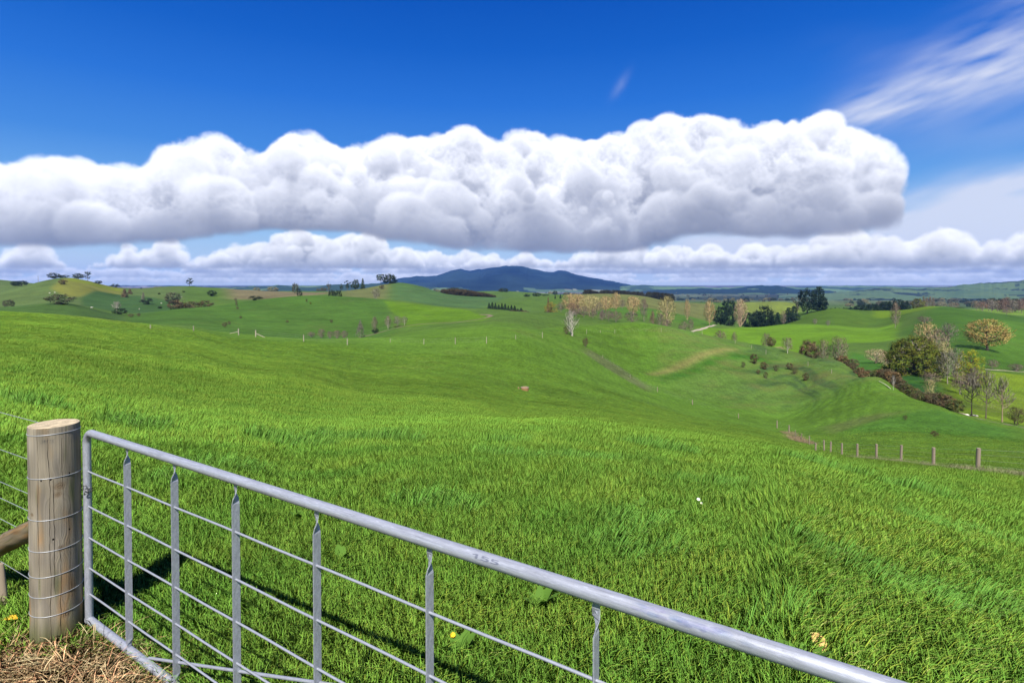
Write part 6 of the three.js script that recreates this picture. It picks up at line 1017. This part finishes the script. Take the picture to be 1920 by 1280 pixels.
  rows.forEach(([a, b], k) => { const y = EYE - ((a + b) / 2 - 1 - 535) / F * 3.42 - gy, pts = []; for (let i = 0; i < 48; i++) { const q = i / 48 * 2 * Math.PI; const r = bulge(q, y) + 0.0012; pts.push(new THREE.Vector3(Math.sin(q) * r, y + 0.003 * Math.sin(q + k * 1.3), Math.cos(q) * r)); } part('wire_loop', new THREE.TubeGeometry(new THREE.CatmullRomCurve3(pts, true), 96, 0.0019, 6, true), wireMat, post); });
  // brace log and fence wires run away along the fence line
  const FD = new THREE.Vector3(-1760, 0, -F).normalize(), at = (s, y) => new THREE.Vector3(FD.x * s, y - gy, FD.z * s);
  const lp = [at(0.06, 0.715), at(0.42, 0.575), at(0.83, 0.40), at(1.25, 0.20), at(1.7, 0.0)], logT = new THREE.CatmullRomCurve3(lp), lg = new THREE.TubeGeometry(logT, 30, 0.068, 16); { const p = lg.attributes.position, u = lg.attributes.uv; for (let i = 0; i < p.count; i++) { const n = 0.006 * noise(p.getX(i) * 6, p.getY(i) * 14, p.getZ(i) * 6); p.setY(i, p.getY(i) + n); u.setXY(i, u.getY(i), u.getX(i) * 1.3); } lg.computeVertexNormals(); }
  part('brace', lg, new THREE.MeshPhysicalMaterial({ map: tex(col, true), roughness: 0.95, specularIntensity: 0.3, color: rgb(0.46, 0.42, 0.36) }), post);
  for (const [y0, py] of [[0, 787], [1, 862], [2, 927.5], [3, 960.5], [4, 1003], [5, 1090]]) { const s = 0.415, z = 3.5 - FD.z * s, y = EYE - (py - 535) / F * z; part('wire', wireGeo(at(0.125, y + 0.004), at(7, y - 0.05), 0.0021, 0.01), wireMat, post); }
  const stake = part('stake', postGeo, POSTM.grey, post); stake.position.copy(at(0.84, height(PX + FD.x * 0.84, PZ + FD.z * 0.84) - 0.05)); stake.scale.set(0.07, 0.36, 0.05); stake.rotation.z = 0.1;
  add(post, 'strainer_post', 'thick weathered round timber post wrapped with wire loops beside the gate', 'post');
}

// ------------------------------------------------------------------ grass: tufts of blades, thousands of copies, coarser with distance
function tuftGeo(seed, o) {                                   // blades with a bend: base, middle, tip
  const r = rng(seed), pos = [], nor = [], col = [], idx = [];
  for (let b = 0; b < o.blades; b++) {
    const a = r() * 6.2832, d = o.radius * Math.sqrt(r()), bx = Math.cos(a) * d, bz = Math.sin(a) * d, h = o.h * (0.55 + 0.75 * r()), w = o.w * (0.6 + 0.7 * r()), la = a + (r() - 0.5) * 2.4;
    const lean = h * (o.lean * (0.35 + 1.1 * r())), lx = Math.cos(la) * lean + o.wind * h * (0.5 + r()), lz = Math.sin(la) * lean * 0.9 + (o.windz ?? 0) * h, f = r() * 6.2832, sx = Math.cos(f) * w, sz = Math.sin(f) * w, droop = o.droop ?? 0.1;
    const tone = 0.80 + 0.42 * r(), yel = r() < 0.07 ? 1.4 : 0.88 + 0.25 * r(), dry = r() < (o.dry ?? 0.025), K = dry ? [2.1, 1.2, 2.4] : [tone * yel, tone, tone * 0.9], base = pos.length / 3, pts = [[bx, -0.015, bz, 1], [bx + lx * 0.16, h * 0.42, bz + lz * 0.16, 0.95], [bx + lx * 0.5, h * 0.78, bz + lz * 0.5, 0.7], [bx + lx, h * (1 - droop * (0.5 + r())), bz + lz, 0]];
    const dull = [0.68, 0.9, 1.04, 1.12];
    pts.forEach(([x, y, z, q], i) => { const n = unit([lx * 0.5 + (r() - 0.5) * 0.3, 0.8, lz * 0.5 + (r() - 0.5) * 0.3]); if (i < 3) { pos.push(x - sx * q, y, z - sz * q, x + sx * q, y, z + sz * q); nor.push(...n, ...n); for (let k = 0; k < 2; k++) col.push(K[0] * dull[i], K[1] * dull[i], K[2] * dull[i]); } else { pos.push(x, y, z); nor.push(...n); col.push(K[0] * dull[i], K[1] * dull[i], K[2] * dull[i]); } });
    idx.push(base, base + 1, base + 2, base + 1, base + 3, base + 2, base + 2, base + 3, base + 4, base + 3, base + 5, base + 4, base + 4, base + 5, base + 6);
  }
  const g = new THREE.BufferGeometry(); g.setAttribute('position', new THREE.Float32BufferAttribute(pos, 3)); g.setAttribute('normal', new THREE.Float32BufferAttribute(nor, 3)); g.setAttribute('color', new THREE.Float32BufferAttribute(col, 3)); g.setIndex(idx); return g;
}
const grassMat = new THREE.MeshPhysicalMaterial({ color: rgb(1, 1, 1), vertexColors: true, roughness: 0.7, specularIntensity: 0.16, side: THREE.DoubleSide });
const gateSide = (x, z) => (x - GS.x) * GD.y - (-z - GS.y) * GD.x;   // >0: the field side of the gate line
const postX = (96.5 - 960) / F * 3.5;
const grassGroup = new THREE.Group(), GR = rng(2024), gcol = [0, 0, 0];
const longPatches = [[535, 832, 2.2, 0.5], [655, 824, 2.6, 0.5], [740, 828, 1.6, 0.4], [950, 832, 1.0, 0.35], [955, 856, 1.6, 0.5], [800, 946, 0.9, 0.4], [850, 960, 0.7, 0.3], [1170, 1030, 0.8, 0.4], [1640, 1085, 0.9, 0.35], [1740, 1130, 0.7, 0.3], [1560, 1050, 0.8, 0.3], [1850, 1010, 0.9, 0.35], [1730, 985, 0.9, 0.35], [1540, 878, 2.2, 0.5], [1330, 912, 1.3, 0.4], [1080, 862, 1.6, 0.4], [430, 880, 1.2, 0.4], [320, 905, 0.8, 0.3], [1180, 985, 0.7, 0.3], [1700, 920, 1.6, 0.4], [1880, 1150, 0.5, 0.3], [250, 800, 2.0, 0.5], [60, 760, 2.4, 0.5], [1420, 1190, 0.4, 0.3], [1230, 842, 2.0, 0.45]].map(([px, py, a, b]) => { const p = groundAt(px, py); return [p.x, p.z, a * 0.62, b * 0.7]; });
function patchiness(x, z) { let q = 0; for (const [cx, cz, a, b] of longPatches) { const dx = (x - cx) * 0.94 + (z - cz) * 0.34, dz = -(x - cx) * 0.34 + (z - cz) * 0.94, v = 1 - (dx * dx) / (a * a) - (dz * dz) / (b * b * 3); if (v > q) q = v; } return q; }
function scatter(name, geos, z0, z1, per, sc, o = {}) {
  const lists = geos.map(() => []), T = o.theta ?? 0.83;
  const area = T * (z1 * z1 - z0 * z0), n = Math.round(area * per);
  for (let i = 0; i < n; i++) {
    const r = Math.sqrt(z0 * z0 + (z1 * z1 - z0 * z0) * GR()), th = (GR() * 2 - 1) * T, x = Math.sin(th) * r, z = -Math.cos(th) * r;
    if (o.test && !o.test(x, z, r, th)) continue;
    if (Math.hypot(x - postX, z + 3.5) < 0.15) continue;
    const y = height(x, z); sward(x, z, gcol);
    const lush = 0.5 + 0.5 * noise2(x * 0.5, z * 0.5, 61) + 0.35 * noise2(x * 1.7, z * 1.7, 62), lp = r < 40 ? patchiness(x, z) : 0; if (o.patch && (lp < 0.04 || GR() > lp * 1.6)) continue;
    const s = sc * (0.75 + 0.5 * GR()), hs = s * (0.62 + 0.75 * clamp(lush, 0, 1)) * (o.hs ?? 1), v = 0.80 + 0.40 * GR() * (0.6 + 0.8 * GR());
    const hue = noise2(x * 0.8 + 9, z * 0.8, 64) + 0.6 * noise2(x * 2.6, z * 2.6, 65) + 0.5 * (GR() - 0.5), gain = lerp(2.15, 1.75, sstep(10, 40, r)), tone = noise2(x * 0.9, z * 1.3, 63), br = v * (1 + 0.20 * tone) * (o.bright ?? 1);
    lists[Math.floor(GR() * geos.length)].push([x, y, z, s, hs, GR() * 0.9 - 0.45 + (o.spin ?? 0) * GR() * 6.28, gain * gcol[0] * br * (o.patch ? 0.72 : 1.02 + 0.14 * tone + 0.13 * hue), gain * gcol[1] * br * (o.patch ? 0.78 : 0.95), gain * gcol[2] * br * (o.patch ? 1.2 : 1.25)]);
  }
  geos.forEach((g, k) => {
    const L = lists[k]; if (!L.length) return; const m = new THREE.InstancedMesh(g, o.mat ?? grassMat, L.length), M = new THREE.Matrix4(), q = new THREE.Quaternion(), p = new THREE.Vector3(), s = new THREE.Vector3(), c = new THREE.Color();
    L.forEach(([x, y, z, sx, sy, t, r, g2, b], i) => { q.setFromAxisAngle(UPY, t); m.setMatrixAt(i, M.compose(p.set(x, y, z), q, s.set(sx, sy, sx))); m.setColorAt(i, c.setRGB(r, g2, b)); });
    m.name = name; m.userData.kind = 'stuff'; grassGroup.add(m);
  });
}
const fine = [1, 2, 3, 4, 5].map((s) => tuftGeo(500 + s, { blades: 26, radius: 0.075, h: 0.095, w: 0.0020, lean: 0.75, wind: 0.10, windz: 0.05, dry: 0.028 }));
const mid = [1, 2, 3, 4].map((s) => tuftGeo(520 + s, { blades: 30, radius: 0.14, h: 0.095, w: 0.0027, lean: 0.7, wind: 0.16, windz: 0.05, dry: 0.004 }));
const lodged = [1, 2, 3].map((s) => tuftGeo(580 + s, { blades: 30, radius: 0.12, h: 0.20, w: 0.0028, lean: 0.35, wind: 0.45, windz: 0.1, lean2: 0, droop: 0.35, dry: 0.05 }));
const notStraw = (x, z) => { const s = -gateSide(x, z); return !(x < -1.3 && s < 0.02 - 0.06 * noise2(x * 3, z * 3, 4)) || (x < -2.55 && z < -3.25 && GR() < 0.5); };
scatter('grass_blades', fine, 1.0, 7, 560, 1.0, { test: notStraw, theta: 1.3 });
scatter('grass_blades', fine, 7, 13, 300, 1.15, { test: notStraw, theta: 0.95 });
scatter('grass_blades', mid, 13, 26, 135, 1.15);
scatter('grass_blades', mid, 26, 46, 60, 1.3, { hs: 0.8 });
scatter('grass_blades', mid, 46, 75, 20, 1.4, { hs: 0.6 });
scatter('grass_blades', mid, 75, 105, 8, 1.7, { hs: 0.5 });
scatter('long_grass', lodged, 3, 14, 85, 0.9, { patch: true, test: notStraw });
scatter('long_grass', lodged, 14, 36, 34, 1.4, { patch: true });
add(grassGroup, 'grass', 'thick wind-blown green pasture grass covering the slope', null, null, 'stuff');
{
  // dead straw at the foot of the gate
  const tan = [1, 2, 3].map((s) => tuftGeo(600 + s, { blades: 34, radius: 0.14, h: 0.05, w: 0.0018, lean: 3.6, wind: 0.3, windz: 0.2, droop: 0.85, dry: 0 }));
  const tanMat = new THREE.MeshPhysicalMaterial({ color: rgb(1, 1, 1), vertexColors: true, roughness: 0.8, specularIntensity: 0.3, side: THREE.DoubleSide }), spots = tan.map(() => []);
  for (let i = 0; i < 1500; i++) { const x = -3.6 + 2.6 * GR(), z = -1.6 - 2.2 * GR(), s = -gateSide(x, z); if (s > 0.03 - 0.5 * Math.max(0, x + 2.2) || x > -1.0 || z < -3.42 + 0.12 * GR() || GR() < sstep(-1.9, -1.0, x) * 0.8) continue; if (Math.hypot(x - postX, z + 3.5) < 0.13) continue; const k = 0.7 + 0.7 * GR(), w = GR(); spots[i % 3].push([x, height(x, z) + 0.005 + 0.03 * GR(), z, 0.8 + 0.6 * GR(), 0.5 + 0.4 * GR(), k, GR() * 6.28, w < 0.55 ? [0.44 * k, 0.315 * k, 0.18 * k] : w < 0.85 ? [0.52 * k, 0.41 * k, 0.24 * k] : [0.30 * k, 0.17 * k, 0.09 * k]]); }
  const g = new THREE.Group(); spots.forEach((L, k) => { const m = new THREE.InstancedMesh(tan[k], tanMat, L.length), M = new THREE.Matrix4(), q = new THREE.Quaternion(), p = new THREE.Vector3(), s = new THREE.Vector3(), c = new THREE.Color(); L.forEach(([x, y, z, w, h, , t, cc], i) => { q.setFromAxisAngle(UPY, t); m.setMatrixAt(i, M.compose(p.set(x, y, z), q, s.set(w, h, w))); m.setColorAt(i, c.setRGB(...cc)); }); m.name = 'straw'; m.userData.kind = 'stuff'; g.add(m); });
  add(g, 'dead_grass', 'dry straw-coloured dead grass at the foot of the post and gate', null, null, 'stuff');
  const h = [], put = (px, py, n, sx, sz, from) => { for (let i = 0; i < n; i++) { const p = groundAt(px, py, from), x = p.x + (GR() + GR() - 1) * sx, z = p.z + (GR() + GR() - 1) * sz, k = 0.7 + 0.6 * GR(); h.push([x, height(x, z), z, 3.2 * (0.7 + 0.6 * GR()), 6.5 * (0.6 + 0.6 * GR()), k, GR() * 6.28, GR() < 0.6 ? [0.36 * k, 0.28 * k, 0.20 * k] : [0.26 * k, 0.25 * k, 0.13 * k]]); } };
  for (const [px, py] of [[1484, 814], [1490, 820], [1497, 825], [1504, 828], [1511, 830]]) put(px, py, 34, 1.1, 2.2, 60);
  mass('dry_grass', 'pinkish dry grass clump round the fence posts where the fence turns uphill', tan[0], tanMat, h);
  h.length = 0; for (let px = 1600; px < 1960; px += 9) put(px, lin([[1600, 858], [1690, 866], [1750, 876], [1834, 883], [1960, 897]], px), 5, 0.5, 0.6, 26);
  mass('dry_grass', 'pale rough grass along the foot of the nearest fence posts', tan[1], tanMat, h.map((v) => [v[0], v[1], v[2], v[3] * 0.4, v[4] * 0.9, v[5], v[6], [v[7][0] * 0.9, v[7][1] * 1.1, v[7][2]]]));
}

// ------------------------------------------------------------------ broad-leaved weeds, flowers and leaves among the grass
function bladeLeaf(len, wid, curl, fold = 0.25) {             // an oval leaf along +z, folded at the midrib, curling down
  const N = 9, pos = [], idx = [];
  for (let i = 0; i <= N; i++) { const t = i / N, w = wid * Math.pow(Math.sin(Math.PI * Math.min(1, t * 0.94 + 0.05)), 0.75) * (1 + 0.08 * Math.sin(i * 2.3)), z = len * t, y = len * (0.32 * t - curl * t * t); pos.push(-w, y + w * fold, z, 0, y, z, w, y + w * fold * 0.8, z); if (i) { const a = (i - 1) * 3, b = i * 3; idx.push(a, b, a + 1, a + 1, b, b + 1, a + 1, b + 1, a + 2, a + 2, b + 1, b + 2); } }
  const g = new THREE.BufferGeometry(); g.setAttribute('position', new THREE.Float32BufferAttribute(pos, 3)); g.setIndex(idx); g.computeVertexNormals(); return g;
}
{
  const dm = new THREE.MeshPhysicalMaterial({ color: rgb(0.065, 0.135, 0.018), roughness: 0.7, specularIntensity: 0.15, side: THREE.DoubleSide }), lf = [bladeLeaf(0.22, 0.034, 0.28), bladeLeaf(0.19, 0.045, 0.34), bladeLeaf(0.15, 0.038, 0.2)];
  [[1012, 1150, 'broad-leaved dock under the middle of the top rail', 0.8, 7], [560, 985, 'broad-leaved dock left of the fourth stay under the rail', 1.05, 6], [640, 1062, 'small dock right of the fourth stay between the rods', 0.7, 5], [862, 1240, 'dock beside the yellow dandelion near the bottom edge', 0.6, 7], [1200, 958, 'grey-green dock in the open grass left of the daisies', 0.7, 5], [1265, 975, 'small dock just left of and below the white daisies', 0.7, 5], [748, 918, 'pale dock above the rail left of the long dark tuft', 0.8, 5], [1515, 1268, 'clover-like weed under the rail at the bottom edge', 0.8, 8]].forEach(([px, py, l, s, n]) => {
    const p = groundAt(px, py), g = new THREE.Group(), r = rng(px); for (let i = 0; i < n; i++) { const m = part('leaf', lf[i % 3], dm, g), a = i * 2.4 + r(); m.rotation.set(-0.55 - 0.35 * r(), a, 0, 'YXZ'); m.position.set(Math.sin(a) * 0.01, 0.03, Math.cos(a) * 0.01); m.scale.setScalar(s * (0.75 + 0.5 * r())); }
    g.position.copy(p); add(g, 'dock_plant', l, 'weed');
  });
  const yellow = matOf(0.80, 0.50, 0.015), stemM = matOf(0.12, 0.2, 0.03), p = groundAt(851, 1219), fl = new THREE.Group(), pet = bladeLeaf(0.022, 0.0035, 0.1, 0.1);
  part('stem', new THREE.CylinderGeometry(0.002, 0.0025, 0.15, 6).translate(0, 0.075, 0), stemM, fl);
  for (let i = 0; i < 34; i++) { const m = part('petal', pet, yellow, fl); m.position.y = 0.151; m.rotation.set(-0.15 - 0.02 * (i % 17), i * 2.4, 0, 'YXZ'); m.scale.setScalar(0.62 + 0.5 * (i % 5) / 5); }
  fl.position.copy(p); fl.position.y += 0.01; fl.rotation.x = 0.5; fl.scale.setScalar(0.85); add(fl, 'dandelion', 'yellow dandelion right of the fifth stay near the bottom', 'flower');
  [[1306, 952], [1313, 956]].forEach(([px, py], i) => { const q = groundAt(px, py), g = new THREE.Group(), pt = bladeLeaf(0.02, 0.004, 0, 0.05); part('stem', new THREE.CylinderGeometry(0.0015, 0.002, 0.13, 5).translate(0, 0.065, 0), stemM, g); for (let k = 0; k < 16; k++) { const m = part('petal', pt, matOf(0.85, 0.85, 0.82), g); m.position.y = 0.13; m.rotation.set(-0.1, k / 16 * 6.283, 0, 'YXZ'); } part('centre', new THREE.SphereGeometry(0.008, 8, 6).scale(1, 0.5, 1).translate(0, 0.132, 0), yellow, g); g.position.copy(q); g.rotation.x = 0.5; g.scale.setScalar(1.15 - i * 0.25); add(g, 'daisy', i ? 'smaller right one of two white daisies in the open grass' : 'larger left one of two white daisies in the open grass', 'flower'); });
  const dead = new THREE.MeshStandardMaterial({ color: rgb(0.56, 0.36, 0.12), roughness: 0.8, side: THREE.DoubleSide }), q = groundAt(1529, 1206), lv = new THREE.Mesh(bladeLeaf(0.10, 0.034, 0.15, 0.5), dead); lv.position.copy(toWorld(1526, 1186, -q.z * 0.96)); lv.rotation.set(0.75, 0.2, 0.25); add(lv, 'fallen_leaf', 'curled golden-brown leaf lying on the grass above the rail', 'leaf');
  const w = groundAt(12, 1176), yl = new THREE.Mesh(bladeLeaf(0.12, 0.028, 0.2, 0.35), matOf(0.72, 0.40, 0.02, { side: THREE.DoubleSide })); yl.position.set(w.x - 0.03, w.y + 0.05, w.z); yl.rotation.set(-0.2, 1.4, 0.3); add(yl, 'fallen_leaf', 'bright yellow leaf at the left edge beside the timber post', 'leaf');
}

// ------------------------------------------------------------------ air and picture
scene.fog = new THREE.FogExp2(new THREE.Color().setRGB(0.13, 0.36, 1.0), 3.6e-5);
const renderer = new THREE.WebGLRenderer({ antialias: true });
renderer.setSize(1024, 682);
renderer.toneMapping = THREE.LinearToneMapping;
renderer.toneMappingExposure = EXPOSURE;
renderer.outputColorSpace = THREE.SRGBColorSpace;
renderer.shadowMap.enabled = true; renderer.shadowMap.type = THREE.PCFSoftShadowMap;
document.body.appendChild(renderer.domElement);
renderer.render(scene, camera);
